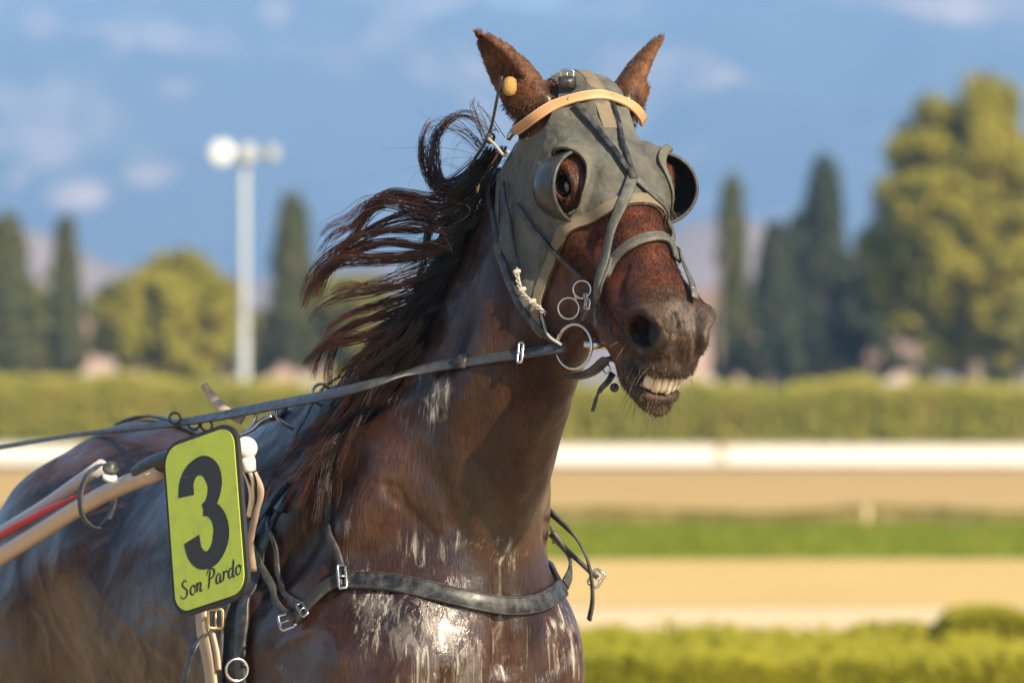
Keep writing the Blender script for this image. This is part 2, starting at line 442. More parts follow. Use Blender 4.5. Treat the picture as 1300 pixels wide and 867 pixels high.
# veins, creases and a slightly uneven skin
def relief(pts, sigma, amp, world=False):
    P = even(snap(np.array(pts)) if world else on_horse(pts), 40); lo, hi = P.min(0) - 5 * sigma, P.max(0) + 5 * sigma
    m = np.where(((HW > lo) & (HW < hi)).all(1))[0]
    if not len(m): return
    d2 = np.full(len(m), 9.); tt = np.zeros(len(m))
    for i in range(39):
        a, d = P[i], P[i+1] - P[i]; q = HW[m] - a; t = np.clip(q @ d / (d @ d + 1e-12), 0, 1)
        e = ((q - t[:, None] * d) ** 2).sum(1); k = e < d2; d2[k] = e[k]; tt[k] = (i + t[k]) / 39
    HW[m] += (amp * np.exp(-d2 / (2 * sigma ** 2)) * np.clip(np.minimum(tt, 1 - tt) * 8, 0, 1))[:, None] * NW[m]
for pts, sg, am in [
    ([(48, 690), (55, 745), (75, 800), (110, 850)], .007, .0035), ([(95, 700), (130, 760), (170, 800), (230, 850)], .006, .003),
    ([(130, 760), (150, 720), (160, 690)], .005, .002), ([(170, 800), (185, 840), (180, 866)], .005, .0025), ([(20, 740), (60, 800), (70, 866)], .006, .003),
    ([(205, 790), (230, 810), (260, 850)], .005, .0022), ([(80, 830), (120, 800), (140, 770)], .004, .002),
    ([(637, 690), (636, 760), (634, 866)], .013, -.012), ([(560, 866), (545, 800), (500, 745)], .02, .006),
    ([(700, 866), (690, 800), (700, 760)], .018, -.006),
    ([(430, 760), (470, 800), (480, 866)], .025, -.006), ([(350, 820), (420, 800), (440, 866)], .007, .003),
    ([(660, 640), (668, 580), (690, 520)], .012, .006), ([(640, 700), (630, 640), (600, 560)], .014, -.006),
    ([(588, 690), (560, 620), (520, 560)], .014, -.005), ([(600, 690), (612, 640), (640, 600)], .012, .005),
    ([(480, 610), (520, 650), (560, 690)], .008, -.004), ([(455, 640), (475, 615), (505, 620), (512, 640), (490, 660)], .004, -.002),
    ([(630, 300), (620, 380), (600, 470), (570, 540)], .02, .006), ([(600, 300), (590, 400), (560, 480)], .016, -.005),
    ([(715, 320), (735, 345), (760, 350), (772, 330)], .004, .003), ([(740, 330), (735, 365), (742, 400)], .004, .003), ([(735, 345), (720, 380), (712, 410)], .004, .0025),
    ([(800, 330), (790, 360), (792, 395)], .006, -.004), ([(758, 395), (775, 420), (782, 450)], .006, .004),
    ([(800, 455), (808, 470), (812, 482)], .003, -.0025), ([(845, 450), (848, 465), (846, 480)], .003, -.0025), ([(790, 448), (815, 458), (850, 455)], .004, -.003),
    ([(855, 395), (858, 410), (856, 430)], .004, -.004), ([(868, 398), (872, 415), (868, 432)], .003, -.003), ([(846, 398), (846, 412), (850, 425)], .003, -.003)]:
    relief(pts, sg * 1.15, am * (.6 if sg < .009 and pts[0][0] < 300 else 1.2))
for sd in (1, -1):                     # rim round the nostril
    c_, s_ = math.cos(R(35)), math.sin(R(35))
    relief([hd(.556 + c_ * .054 * math.cos(t) - s_ * .036 * math.sin(t), -.052 + s_ * .054 * math.cos(t) + c_ * .036 * math.sin(t), sd * .062) for t in np.linspace(0, 6.28, 24)], .006, .0055, True)
    relief([hd(.575 + c_ * .064 * math.cos(t) - s_ * .046 * math.sin(t), -.052 + s_ * .064 * math.cos(t) + c_ * .046 * math.sin(t), sd * .045) for t in np.linspace(2.4, 4.6, 14)], .006, -.006, True)
    relief([hd(.50, -.150, sd * .05), hd(.53, -.128, sd * .05), hd(.57, -.118, sd * .04)], .005, -.004, True)
for u in (-.020, -.008, .006, .019): relief([hd(.56, -.02, u), hd(.60, -.05, u * 1.2), hd(.61, -.08, u * 1.4)], .003, -.0028, True)
for sd in (1, -1):
    n = EYE_N[sd]; ua = ax_a * .93 - ax_b * .25; ua = ua - n * ua.dot(n); ua /= np.linalg.norm(ua); ub = np.cross(n, ua)
    if ub[2] < 0: ub = -ub
    for k, am in ((1.25, -.0035), (1.55, .0025), (1.85, -.003)):
        relief([EYE[sd] + n * .012 + ua * .024 * k * math.cos(t) + ub * .0165 * k * math.sin(t) for t in np.linspace(.1, 3.0, 12)], .0032, am, True)
    relief([EYE[sd] + n * .012 + ua * .032 * math.cos(t) + ub * .023 * math.sin(t) for t in np.linspace(3.3, 6.1, 12)], .003, -.003, True)
hc = to_head(HW)
hq = (HW - HO) @ HB.T
def fbm(W, sc, seed=0): 
    return np.array([mnoise.fractal(Vector((x * sc + seed, y * sc, z * sc)), 1., 2., 3) for x, y, z in W])
px, py, _ = project(HW); front = (NW[:, 1] < .3) & (HW[:, 2] > 1.)
_m = np.where(front)[0]
HW[_m] += (fbm(HW[_m], 9) * .0035 * np.where((hc[_m, 0] > -.05) & (hc[_m, 1] > -.2), .25, 1.))[:, None] * NW[_m]

# ---- coat colour (the coat's own markings, kept per vertex) and dried sweat
a_, b_, c_ = hc.T; headzone = (((HW - HC) ** 2).sum(1) < .48 ** 2)
sm = lambda x, lo, hi: np.clip((x - lo) / (hi - lo), 0, 1) ** 2 * (3 - 2 * np.clip((x - lo) / (hi - lo), 0, 1))
face = sm(a_, .02, .12) * sm(b_, -.3, -.16) * headzone
muzzle = sm(a_, .475, .535) * headzone * (b_ > -.26)
nost = np.zeros(len(HW)); inear = np.zeros(len(HW))
_M = hc.copy(); _M[:, 2] = np.abs(_M[:, 2])
nost = np.clip(1 - ell(_M.astype(np.float32), (.556, -.054, .050), (.040, .024, .032), rotab(35)) / .004, 0, 1) * headzone
mouth = np.clip(1 - ell(hc.astype(np.float32), (.555, -.143, 0), (.09, .016, .036), rotab(-9)) / .002, 0, 1) * headzone
eyeskin = np.zeros(len(HW))
for sd in (1, -1): eyeskin = np.maximum(eyeskin, np.exp(-((HW - EYE[sd] - EYE_N[sd] * .02) ** 2).sum(1) / (2 * .021 ** 2)))
earm = np.zeros(len(HW))
for sd in (1, -1):
    base, e, fc, sv, L = EAR[sd]; h_ = (HW - base) @ e
    rad = np.linalg.norm(HW - base - h_[:, None] * e, axis=1)
    earm = np.maximum(earm, sm(h_, -.02, .03) * (rad < .07) * (h_ < L * 1.1))
    inear = np.maximum(inear, (h_ > .03) * (rad < .06) * sm(NW @ fc, .2, .6) * (((HW - base) @ fc) < .03))
foam = np.zeros(len(HW)); salt = np.zeros(len(HW))
for x, y, rx, ry, am in [(560, 800, 95, 60, 1.), (600, 850, 110, 60, .7), (530, 700, 50, 30, .35), (640, 705, 60, 25, .5), (556, 502, 30, 36, 1.2), (505, 505, 60, 25, .5),
                         (465, 760, 30, 60, .7), (510, 770, 60, 25, 1.), (585, 785, 60, 25, 1.), (720, 810, 30, 60, .9), (600, 690, 60, 20, .5), (430, 640, 25, 40, .5), (500, 690, 40, 30, .4), (540, 450, 20, 40, .4)]:
    foam = np.maximum(foam, am * np.exp(-(((px - x) / rx) ** 2 + ((py - y) / ry) ** 2) * 1.2) * front)
for x, y, rx, ry, am in [(100, 590, 70, 40, .8), (40, 600, 40, 30, .6), (450, 590, 50, 60, .8), (520, 520, 60, 60, .8), (180, 760, 120, 80, .5), (400, 690, 40, 60, .6), (560, 380, 30, 100, .5)]:
    salt = np.maximum(salt, am * np.exp(-(((px - x) / rx) ** 2 + ((py - y) / ry) ** 2)) * front)

def coat_material():
    m = material('coat', (.05, .02, .01), .35); n = NT(m)
    co = n.coord(); big = n.noise(co, 5, 4, .6); fine = n.noise(co, 60, 4, .7)
    st = n.coord((260, 260, 38)); hair = n.noise(st, 1, 3, .6)
    col = n.mix(n.ramp(big, [(.35, 0.), (.7, 1.)]), (.019, .0092, .0058), (.074, .031, .0165))
    fc = n.mix(n.ramp(n.noise(co, 28, 4, .65), [(.38, 0.), (.62, 1.)]), (.055, .018, .0095), (.128, .043, .020))
    col = n.mix(n.attr('face'), col, fc)
    ear = n.mix(n.ramp(n.noise(co, 45, 4, .6), [(.35, 0.), (.65, 1.)]), (.05, .020, .009), (.17, .072, .030))
    col = n.mix(n.attr('ear'), col, ear)
    mz = n.mix(n.ramp(n.noise(co, 40, 5, .65), [(.35, 0.), (.65, 1.)]), (.024, .016, .012), (.085, .052, .034))
    col = n.mix(n.attr('muzzle'), col, mz)
    col = n.mix(n.math('MULTIPLY', n.attr('skin'), .92), col, (.014, .011, .010))
    col = n.mix(n.attr('mouth'), col, (.045, .024, .020))
    # short hair direction: light and dark hairs
    col = n.mix(.7, col, n.ramp(hair, [(.3, .45), (.7, 1.5)]), 'MULTIPLY')
    # sweat: whitish runs down the breast
    run = n.noise(n.coord((85, 85, 3.2)), 1, 6, .72, .5); runs = n.ramp(run, [(.52, 0.), (.64, 1.)])
    drop = n.ramp(n.noise(n.coord((16, 16, 7)), 1, 5, .7), [(.40, 0.), (.60, 1.)])
    fm = n.math('MULTIPLY', n.math('MULTIPLY', n.attr('foam'), n.math('ADD', n.math('MULTIPLY', runs, .8), .2)), drop)
    fm = n.math('MULTIPLY', n.ramp(fm, [(.06, 0.), (.42, 1.)]), .8)
    sm_ = n.math('MULTIPLY', n.attr('foam'), n.ramp(n.noise(n.coord((34, 34, 11)), 1, 6, .7, .8), [(.44, 0.), (.62, 1.)]))
    fm = n.math('MAXIMUM', fm, n.math('MULTIPLY', n.ramp(sm_, [(.30, 0.), (.85, 1.)]), .36))
    col = n.mix(fm, col, (.52, .47, .40))
    sl = n.math('MULTIPLY', n.math('MULTIPLY', n.attr('salt'), runs), .12)
    col = n.mix(sl, col, (.42, .40, .38))
    n.out('Base Color', col)
    wm = n.ramp(n.noise(n.coord((5, 5, 3.2)), 1, 6, .68, .4), [(.34, 0.), (.62, 1.)])       # wet and drier patches
    wet = n.mix(wm, (.44, .44, .44), n.ramp(n.noise(co, 9, 5, .65), [(.35, .15), (.65, .28)]))
    rg = n.mix(n.attr('face'), wet, (.40, .40, .40)); rg = n.mix(n.attr('ear'), rg, (.8, .8, .8)); rg = n.mix(fm, rg, (.30, .30, .30))
    rg = n.mix(n.attr('muzzle'), rg, (.58, .58, .58)); rg = n.mix(n.attr('skin'), rg, (.7, .7, .7)); n.out('Roughness', rg); n.out('Specular IOR Level', n.math('ADD', n.math('MULTIPLY', wm, .44), .12))
    m2 = n.math('ADD', n.math('MULTIPLY', hair, .6), n.math('MULTIPLY', fine, .5))
    b1 = n.bump(m2, .75, .0030)
    n.out('Normal', n.bump(fm, .5, .002, b1))
    n.out('Coat Weight', n.math('MULTIPLY', n.math('SUBTRACT', 1., n.math('MAXIMUM', n.attr('muzzle'), n.math('MAXIMUM', n.attr('ear'), n.math('MULTIPLY', n.attr('face'), .75)))), n.math('MULTIPLY', wm, .38))); n.b.inputs['Coat Roughness'].default_value = .17
    return m
horse = mesh_obj('horse', HW, TH, coat_material())
tag(horse, 'dark bay trotter with wet gleaming coat, blowing black mane and bared teeth', 'horse')
for nm, arr in (('face', face), ('muzzle', muzzle), ('skin', np.maximum(nost, eyeskin)), ('mouth', mouth), ('ear', earm), ('foam', foam), ('salt', salt)):
    at_ = horse.data.attributes.new(nm, 'FLOAT', 'POINT'); at_.data.foreach_set('value', np.asarray(arr, np.float32))

# ---- eyes, teeth
m_eye = material('eyeball', (.012, .006, .004), .04, .7); m_eye.node_tree.nodes['Principled BSDF'].inputs['Coat Weight'].default_value = 1.
for sd in (1, -1):
    n = EYE_N[sd]; mb = MB(); rr = .0215
    mb.lathe(EYE[sd] - n * .0065, n, [(-rr*.9, .002)] + [(-rr * math.cos(t), rr * math.sin(t)) for t in np.linspace(.4, 2.6, 16)] + [(rr*.985, .0035), (rr, .0005)], 28)
    mb.build('eye', m_eye, horse)
m_tooth = material('tooth_enamel', (.62, .55, .43), .28); nn = NT(m_tooth)
nn.out('Base Color', nn.mix(nn.ramp(nn.noise(nn.coord((90, 90, 30)), 1, 3), [(.4, 0.), (.7, 1.)]), (.68, .62, .50), (.50, .40, .27)))
m_gum = material('gum', (.28, .12, .10), .35)
def arc_pt(u, back=0.): return .600 - back - 14. * u * u, u
for k in range(6):
    u = (k - 2.5) * .0118; a0, c0 = arc_pt(u); wd = .0057; mb = MB()
    V = []; e_ = random.uniform(-.0025, .002); prof = [(-.119, .72, .0045), (-.130, .92, .0055), (-.142, 1., .0055), (-.151 + e_, .97, .0042), (-.1555 + e_, .80, .0022)]; wd *= random.uniform(.93, 1.06)
    sl = 28 * u
    for b, ws, th in prof:
        for q in np.linspace(0, 2*np.pi, 12, endpoint=False):
            ca, sa = math.cos(q), math.sin(q); ca = math.copysign(abs(ca) ** .6, ca); sa = math.copysign(abs(sa) ** .6, sa)
            V.append(hd(a0 + th * sa - sl * wd * ws * ca * 1.0 + (b + .121) * -.12, b + random.uniform(-.0002, .0002), c0 + wd * ws * ca))
    F = [(i*12+j, i*12+(j+1) % 12, (i+1)*12+(j+1) % 12, (i+1)*12+j) for i in range(4) for j in range(12)] + [tuple(range(12))[::-1], tuple(range(48, 60))]
    mb.add(V, F); mb.build('tooth', m_tooth, horse)
gp = np.array([hd(arc_pt(u, .004)[0], -.122, u) for u in np.linspace(-.036, .036, 15)])
MB().tube(gp, .0075, 8).build('gum', m_gum, horse)
gp = np.array([hd(arc_pt(u, .010)[0], -.160, u * .9) for u in np.linspace(-.034, .034, 15)])
MB().tube(gp, .007, 8).build('gum', m_gum, horse)

# ---- hair: thin three-sided strands
def strands(name, curves, r0, r1, mat, parent, tint=None):
    curves = np.asarray(curves); N, K, _ = curves.shape
    T = np.gradient(curves, axis=1); T /= np.linalg.norm(T, axis=2)[..., None] + 1e-9
    ref = np.array([.3, .5, .81]); A = np.cross(T, ref); A /= np.linalg.norm(A, axis=2)[..., None] + 1e-9; B = np.cross(T, A)
    t = np.linspace(0, 1, K)[None, :, None]; r0 = np.broadcast_to(np.asarray(r0, float), (N,))[:, None, None]
    rad = r0 * (1 - t ** 1.6) + r1 * t ** 1.6
    V = np.stack([curves + rad * (math.cos(q) * A + math.sin(q) * B) for q in (0, 2.094, 4.189)], 2).reshape(-1, 3)
    base = (np.arange(N)[:, None] * K + np.arange(K - 1)[None]).reshape(-1) * 3
    F = np.concatenate([np.stack([base + j, base + (j+1) % 3, base + 3 + (j+1) % 3, base + 3 + j], 1) for j in range(3)])
    o = mesh_obj(name, V, F, mat, parent); 
    tv = np.repeat(np.broadcast_to(np.linspace(0, 1, K)[None], (N, K)).reshape(-1), 3) if tint is None else np.repeat((np.linspace(0, 1, K)[None] * np.asarray(tint)[:, None]).reshape(-1), 3)
    at_ = o.data.attributes.new('along', 'FLOAT', 'POINT'); at_.data.foreach_set('value', tv.astype(np.float32))
    return o
def hair_material(name, root, tip, rough=.34):
    m = material(name, root, rough); n = NT(m)
    n.out('Base Color', n.mix(n.math('POWER', n.attr('along'), 1.6 if name == 'mane_hair' else 1.), root, tip)); n.b.inputs['Specular IOR Level'].default_value = .5
    return m
m_mane = hair_material('mane_hair', (.008, .0055, .0045), (.17, .052, .020))
m_fuzz = hair_material('ear_fur', (.075, .031, .014), (.22, .10, .043), .6)
m_whisk = hair_material('whisker', (.10, .06, .03), (.45, .34, .20), .5)
def guide_curve(pts, d0, d1, K):
    n = len(pts); return even(np.array([at(x, y, d0 + (d1 - d0) * (i / (n - 1)) ** 1.3) for i, (x, y) in enumerate(pts)]), K)
GU = [ # picture path, strands, spread at root / tip (m), depth change, redness
 ([(610,214),(578,238),(556,236),(545,215),(543,192),(549,170),(562,155)], 170, .016, .022, .05, .9),
 ([(606,205),(580,240),(553,226),(546,190),(560,160),(585,148),(616,162)], 50, .010, .010, .03, .5),
 ([(618,190),(600,170),(585,158),(565,152),(552,165),(548,182)], 24, .010, .012, .04, .7),
 ([(622,180),(610,150),(604,130),(606,112)], 9, .008, .012, .02, .4),
 ([(602,226),(570,255),(536,259),(500,251),(470,258),(447,286),(420,300),(401,326)], 100, .018, .020, .08, .9),
 ([(598,240),(560,268),(520,262),(485,250),(462,268),(440,310),(416,345),(402,390)], 90, .018, .022, .10, .9),
 ([(592,262),(555,280),(515,275),(480,285),(455,300),(420,330),(404,355)], 90, .020, .018, .12, .9),
 ([(588,280),(545,300),(500,300),(460,312),(425,335),(405,360),(399,385)], 120, .022, .022, .10, .9),
 ([(584,300),(540,322),(490,332),(445,336),(412,352),(402,376)], 110, .022, .024, .08, .8),
 ([(578,325),(530,345),(480,362),(440,368),(410,384),(400,400)], 60, .020, .020, .12, .9),
 ([(572,345),(520,365),(470,372),(430,378),(405,395)], 34, .018, .012, .16, 1.),
 ([(566,360),(520,385),(475,400),(440,412),(415,430),(400,465),(399,490)], 150, .026, .022, .08, .9),
 ([(560,380),(515,405),(470,430),(430,440),(408,455),(399,478)], 110, .024, .026, .10, .9),
 ([(552,400),(505,430),(465,455),(445,480),(437,505)], 150, .026, .030, .06, .7),
 ([(545,415),(500,450),(470,475),(450,505),(438,530)], 170, .028, .034, .05, .6),
 ([(530,440),(490,480),(460,510),(430,545),(405,575),(380,600)], 190, .030, .036, .02, .6),
 ([(510,465),(475,500),(445,530),(415,560),(385,590),(360,625)], 190, .030, .036, .00, .8),
 ([(495,490),(465,525),(440,555),(420,590),(405,620)], 150, .028, .034, -.02, .5),
 ([(480,500),(440,540),(410,570),(375,600),(352,640)], 130, .026, .034, .00, .9),
 ([(470,520),(455,560),(440,600),(430,640)], 80, .024, .030, -.03, .3),
 ([(590,300),(560,340),(530,400),(500,460)], 200, .024, .030, .0, .0), ([(560,370),(530,420),(500,470),(470,520)], 200, .024, .030, .0, .0),
 ([(612,225),(592,270),(575,320),(555,370)], 200, .018, .028, .0, .0), ([(625,205),(606,235),(590,280)], 120, .014, .022, .0, .0),
]
K = 18; allc = []; tints = []; rads = []
for pts, cnt, sr, st_, dz, red in GU:
    h0 = hit(*pts[0]); d0 = (h0[1] - CAMY - .01) if h0 is not None else 10.15
    d1 = d0 + dz if red > 0 or dz else None
    if red == 0. and dz == 0.:        # the mass lying on the crest: follows the skin
        g = even(snap(on_horse(pts)) , K); g = g + normal_w(g) * .014
    else: g = guide_curve(pts, d0, d0 + dz, K)
    if st_ >= .03 or dz <= 0.:
        gn = g.copy(); f = sdf_w(gn); nn_ = normal_w(gn); gn += nn_ * np.clip(.016 - f, 0, .2)[:, None]; g = gn
    L = np.linalg.norm(np.diff(g, axis=0), axis=1).sum()
    if dz > .03: cnt = int(cnt * .62)
    ncl = max(3, cnt // (20 if dz > .03 else 14))
    t = np.linspace(0, 1, K)[:, None]
    cl = []
    for _ in range(ncl):
        o0 = rng.normal(0, sr, 3) * .75; o1 = rng.normal(0, st_, 3) * (.62 if dz > .03 else 1.); w1 = rng.normal(0, .008, 3); ph = rng.uniform(0, 6.28); fr = rng.uniform(3, 8)
        c = g + o0 * (1 - t) + o1 * t + w1 * np.sin(t * fr + ph) * t
        s_ = rng.uniform(.72, 1.08); tt = np.linspace(0, min(s_, 1.), K)
        c = np.stack([np.interp(tt, t[:, 0], c[:, k]) for k in range(3)], 1); cl.append(c)
    for i in range(cnt):
        c = cl[rng.integers(ncl)]; sp = .0018 + .0035 * rng.random()
        o0 = rng.normal(0, .005, 3); o1 = rng.normal(0, sp, 3)
        w1 = rng.normal(0, .004, 3); ph = rng.uniform(0, 6.28); fr = rng.uniform(4, 11)
        c2 = c + o0 * (1 - t) * t * 2 + rng.normal(0, .005, 3) * (1 - t) + o1 * t + w1 * np.sin(t * fr + ph) * t
        allc.append(c2); tints.append(red * rng.uniform(.5, 1.)); rads.append(rng.uniform(.0006, .0012))
allc = np.array(allc)
# strands do not pass through the skin
fl = allc.reshape(-1, 3); f = sdf_w(fl); mk = f < .004; nrm = normal_w(fl[mk]); fl[mk] += nrm * (.004 - f[mk])[:, None]; allc = fl.reshape(allc.shape)
mane = strands('mane', allc, rads, .00025, m_mane, horse, tints)
# loose single hairs
cur = []
for i in range(36):
    x, y = [(612, 200), (600, 225), (590, 260), (575, 320), (560, 360), (630, 165)][i % 6]
    h0 = hit(x, y); p = (h0 if h0 is not None else at(x, y, 10.1)); d = np.array([rng.normal(-.8, .4), rng.normal(.3, .3), rng.normal(.25, .45)]); L = rng.uniform(.06, .19)
    t = np.linspace(0, 1, 12)[:, None]; w1 = rng.normal(0, .03, 3)
    cur.append(p + d * L * t + w1 * np.sin(t * 3) * t + np.array([0, 0, -.06]) * t * t)
strands('loose_hair', cur, .0004, .0002, m_mane, horse, np.full(len(cur), .6))

# ---- short fur on ears and poll, whiskers
idx = np.where(earm > .15)[0]; pick = rng.choice(idx, 7000); P = HW[pick]; N = NW[pick]
D = np.zeros_like(P)
for sd in (1, -1):
    s_ = (P - POLL) @ ax_c * sd > 0; D[s_] = EAR[sd][1]
d = D * .95 + N * .12 + rng.normal(0, .15, P.shape); d /= np.linalg.norm(d, axis=1)[:, None]; L = rng.uniform(.003, .007, len(P))[:, None]
fur = np.stack([P - N * .001, P + d * L * .5 + N * L * .1, P + d * L + N * L * .05], 1)
strands('ear_fur', fur, .0004, .00015, m_fuzz, horse, rng.uniform(.2, 1, len(P)))
idx = np.where((earm > .01) & (earm < .6) | ((((HW - hd(-.02, -.07, .075)) ** 2).sum(1) < .055 ** 2)) | ((((HW - hd(-.02, -.07, -.075)) ** 2).sum(1) < .05 ** 2)))[0]; pick = rng.choice(idx, 2600); P = HW[pick]; N = NW[pick]
d = N * .5 + rng.normal(0, .35, P.shape) + np.array([0, 0, -.4]); d /= np.linalg.norm(d, axis=1)[:, None]; L = rng.uniform(.006, .014, len(P))[:, None]
strands('ear_fur', np.stack([P - N * .001, P + d * L * .5 + N * L * .2, P + d * L], 1), .0006, .00015, m_fuzz, horse, rng.uniform(0, .7, len(P)))
def lay_fur(name, sel, count, down, up, l0, l1, rad, mat, tint, drop=0.):
    idx = np.where(sel)[0]; pick = rng.choice(idx, count); P = HW[pick] + rng.normal(0, .001, (count, 3)); N = NW[pick]
    d = down + N * up + rng.normal(0, .18, P.shape); d /= np.linalg.norm(d, axis=1)[:, None]; L = rng.uniform(l0, l1, count)[:, None]
    strands(name, np.stack([P - N * .0008, P + d * L * .5 + N * L * .06, P + d * L], 1), rad, .0001, mat, horse, tint)
m_ffur = hair_material('face_fur', (.080, .027, .013), (.145, .050, .022), .5); m_mfur = hair_material('muzzle_fur', (.034, .022, .015), (.090, .057, .036), .6)
vis = (NW[:, 1] < .25) & headzone
lay_fur('coat_fur', vis & (a_ > .28) & (a_ < .53) & (b_ > -.15) & (nost < .1), 20000, ax_a * .9, .12, .004, .008, .00026, m_ffur, rng.uniform(0, 1, 20000))
lay_fur('coat_fur', vis & (muzzle > .4) & (nost < .05) & (mouth < .05) & (b_ > -.26), 7000, ax_a * .6 + HZ * -.3, .25, .002, .0042, .00026, m_mfur, rng.uniform(0, 1, 7000))
lay_fur('coat_fur', vis & (np.abs(a_ - .2) < .06) & (np.abs(b_ + .05) < .05) & (eyeskin < .6), 4000, ax_a * .9, .22, .003, .006, .0003, m_ffur, rng.uniform(0, .8, 4000))
idx = np.where((muzzle > .6) & (b_ < -.09) & (mouth < .2) & (NW[:, 1] < .3))[0]; pick = rng.choice(idx, 900); P = HW[pick]; N = NW[pick]
d = N * .6 + rng.normal(0, .3, P.shape) + np.array([0, 0, -.5]); d /= np.linalg.norm(d, axis=1)[:, None]
L = np.where(rng.random(len(P)) < .07, rng.uniform(.02, .05, len(P)), rng.uniform(.003, .007, len(P)))[:, None]
strands('whisker', np.stack([P - N * .001, P + d * L * .5, P + d * L + np.array([0, 0, -.15]) * L], 1), .00035, .00012, m_whisk, horse, rng.uniform(.3, 1, len(P)))

# ------------------------------------------------------------------ tack
def clip_shell(fields, lift, name, mat, parent, thick=.003, sel=None, fold=None):
    """the part of the skin where all fields are positive, lifted off it: cloth cut along smooth edges"""
    T = TH if sel is None else TH[sel[TH].all(1)]
    u, inv = np.unique(T, return_inverse=True); T = inv.reshape(T.shape); V = HW[u].copy(); Nn = NW[u].copy()
    G = np.stack([g[u] for g in fields], 1)
    for k in range(G.shape[1]):
        g = G[:, k]; pos = g > 0; cnt = pos[T].sum(1); keep = [T[cnt == 3]]; newv = {}; addV = []; addN = []; addG = []; nv = len(V)
        def cut(i, j):
            key = (i, j) if i < j else (j, i)
            if key not in newv:
                i0, j0 = key; t = g[i0] / (g[i0] - g[j0]); newv[key] = nv + len(addV)
                addV.append(V[i0] + (V[j0] - V[i0]) * t); addN.append(Nn[i0] + (Nn[j0] - Nn[i0]) * t); addG.append(G[i0] + (G[j0] - G[i0]) * t)
            return newv[key]
        ex = []
        for t in T[(cnt == 1) | (cnt == 2)]:
            p = pos[t]
            if p.sum() == 1:
                r = int(np.argmax(p)); a, b, c = np.roll(t, -r); ex.append((a, cut(a, b), cut(a, c)))
            else:
                r = int(np.argmin(p)); a, b, c = np.roll(t, -r); e1, e2 = cut(a, b), cut(a, c); ex += [(e1, b, c), (e1, c, e2)]
        T = np.concatenate(keep + ([np.array(ex)] if ex else []))
        if addV: V = np.concatenate([V, addV]); Nn = np.concatenate([Nn, addN]); G = np.concatenate([G, addG])
    u, inv = np.unique(T, return_inverse=True); T = inv.reshape(T.shape); V, Nn = V[u], Nn[u]
    Nn /= np.linalg.norm(Nn, axis=1)[:, None]
    V = V + Nn * np.maximum(lift + fold(V), .0035)[:, None] if fold is not None else V + Nn * lift
    o = mesh_obj(name, V, T, mat, parent)
    md = o.modifiers.new('thickness', 'SOLIDIFY'); md.thickness = thick; md.offset = 1
    return o
def ribbon(P, N, width, thick=.0035, mb=None, closed=False):
    P = np.asarray(P, float); N = np.asarray(N, float); m = len(P)
    T = np.gradient(P, axis=0); T /= np.linalg.norm(T, axis=1)[:, None] + 1e-12
    B = np.cross(T, N); B /= np.linalg.norm(B, axis=1)[:, None] + 1e-12; Nn = np.cross(B, T)
    w = np.broadcast_to(np.asarray(width, float) / 2, (m,)); t = thick / 2; e = min(.0015, thick * .4)
    prof = [(-1, -t, 0), (1, -t, 0), (1, t - e, 0), (1, t, -e), (-1, t, e), (-1, t - e, 0)]
    V = np.stack([P + B * (s * w + d)[:, None] + Nn * h for s, h, d in prof], 1).reshape(-1, 3); n = len(prof)
    F = [(i*n+j, i*n+(j+1) % n, (i+1)*n+(j+1) % n, (i+1)*n+j) for i in range(m-1) for j in range(n)] + [tuple(range(n))[::-1], tuple(range((m-1)*n, m*n))]
    mb = mb or MB(); mb.add(V, F); return mb
def strap(pts, width, lift, name, mat, parent, thick=.0035, n=None, hug=True, world=False, sag=None, ends=(None, None)):
    """a leather strap along picture positions laid on the skin (or world points)"""
    P = np.asarray(pts, float) if world else on_horse(pts)
    if n is None: n = max(10, int(np.linalg.norm(np.diff(P, axis=0), axis=1).sum() / .008))
    P = even(P, n)
    if hug:
        P = snap(P, 2); N = normal_w(P, .012)
        for _ in range(3):
            P[1:-1] = (P[:-2] + 2 * P[1:-1] + P[2:]) / 4; N[1:-1] = (N[:-2] + 2 * N[1:-1] + N[2:]) / 4
        f = sdf_w(P); P = P + N * (np.clip(-f, 0, .05) + lift)[:, None]
    else:
        N = normal_w(P, .012)
        for _ in range(6): N[1:-1] = (N[:-2] + 2 * N[1:-1] + N[2:]) / 4
    o = ribbon(P, N, width, thick).build(name, mat, parent); return o, P, N
def torus(c, axis, R_, r, mb=None, n=28, sx=1., up=None):
    axis = np.asarray(axis, float); axis /= np.linalg.norm(axis); u = np.cross(axis, [0, 0, 1.] if up is None else up); u /= np.linalg.norm(u); v = np.cross(axis, u)
    th = np.linspace(0, 2*np.pi, n, endpoint=False); P = np.asarray(c) + R_ * (sx * np.cos(th)[:, None] * u + np.sin(th)[:, None] * v)
    mb = mb or MB(); mb.tube(P, r, 8, closed=True); return mb
def buckle(c, along, nrm, w, h, r=.0018, name='buckle', mat=None, parent=None):
    along = along / np.linalg.norm(along); side = np.cross(nrm, along); side /= np.linalg.norm(side); c = np.asarray(c) + nrm * .003
    P = [c + side * w/2 * a + along * h/2 * b for a, b in ((-1, -.8), (-.8, -1), (.8, -1), (1, -.8), (1, .8), (.8, 1), (-.8, 1), (-1, .8))]
    mb = MB(); mb.tube(np.array(P), r, 8, closed=True); mb.tube(np.array([c - along * h/2, c + nrm * .002, c + along * h/2]), r * .7, 6)
    return mb.build(name, mat, parent)
VIEW = np.array([0, -1., 0])

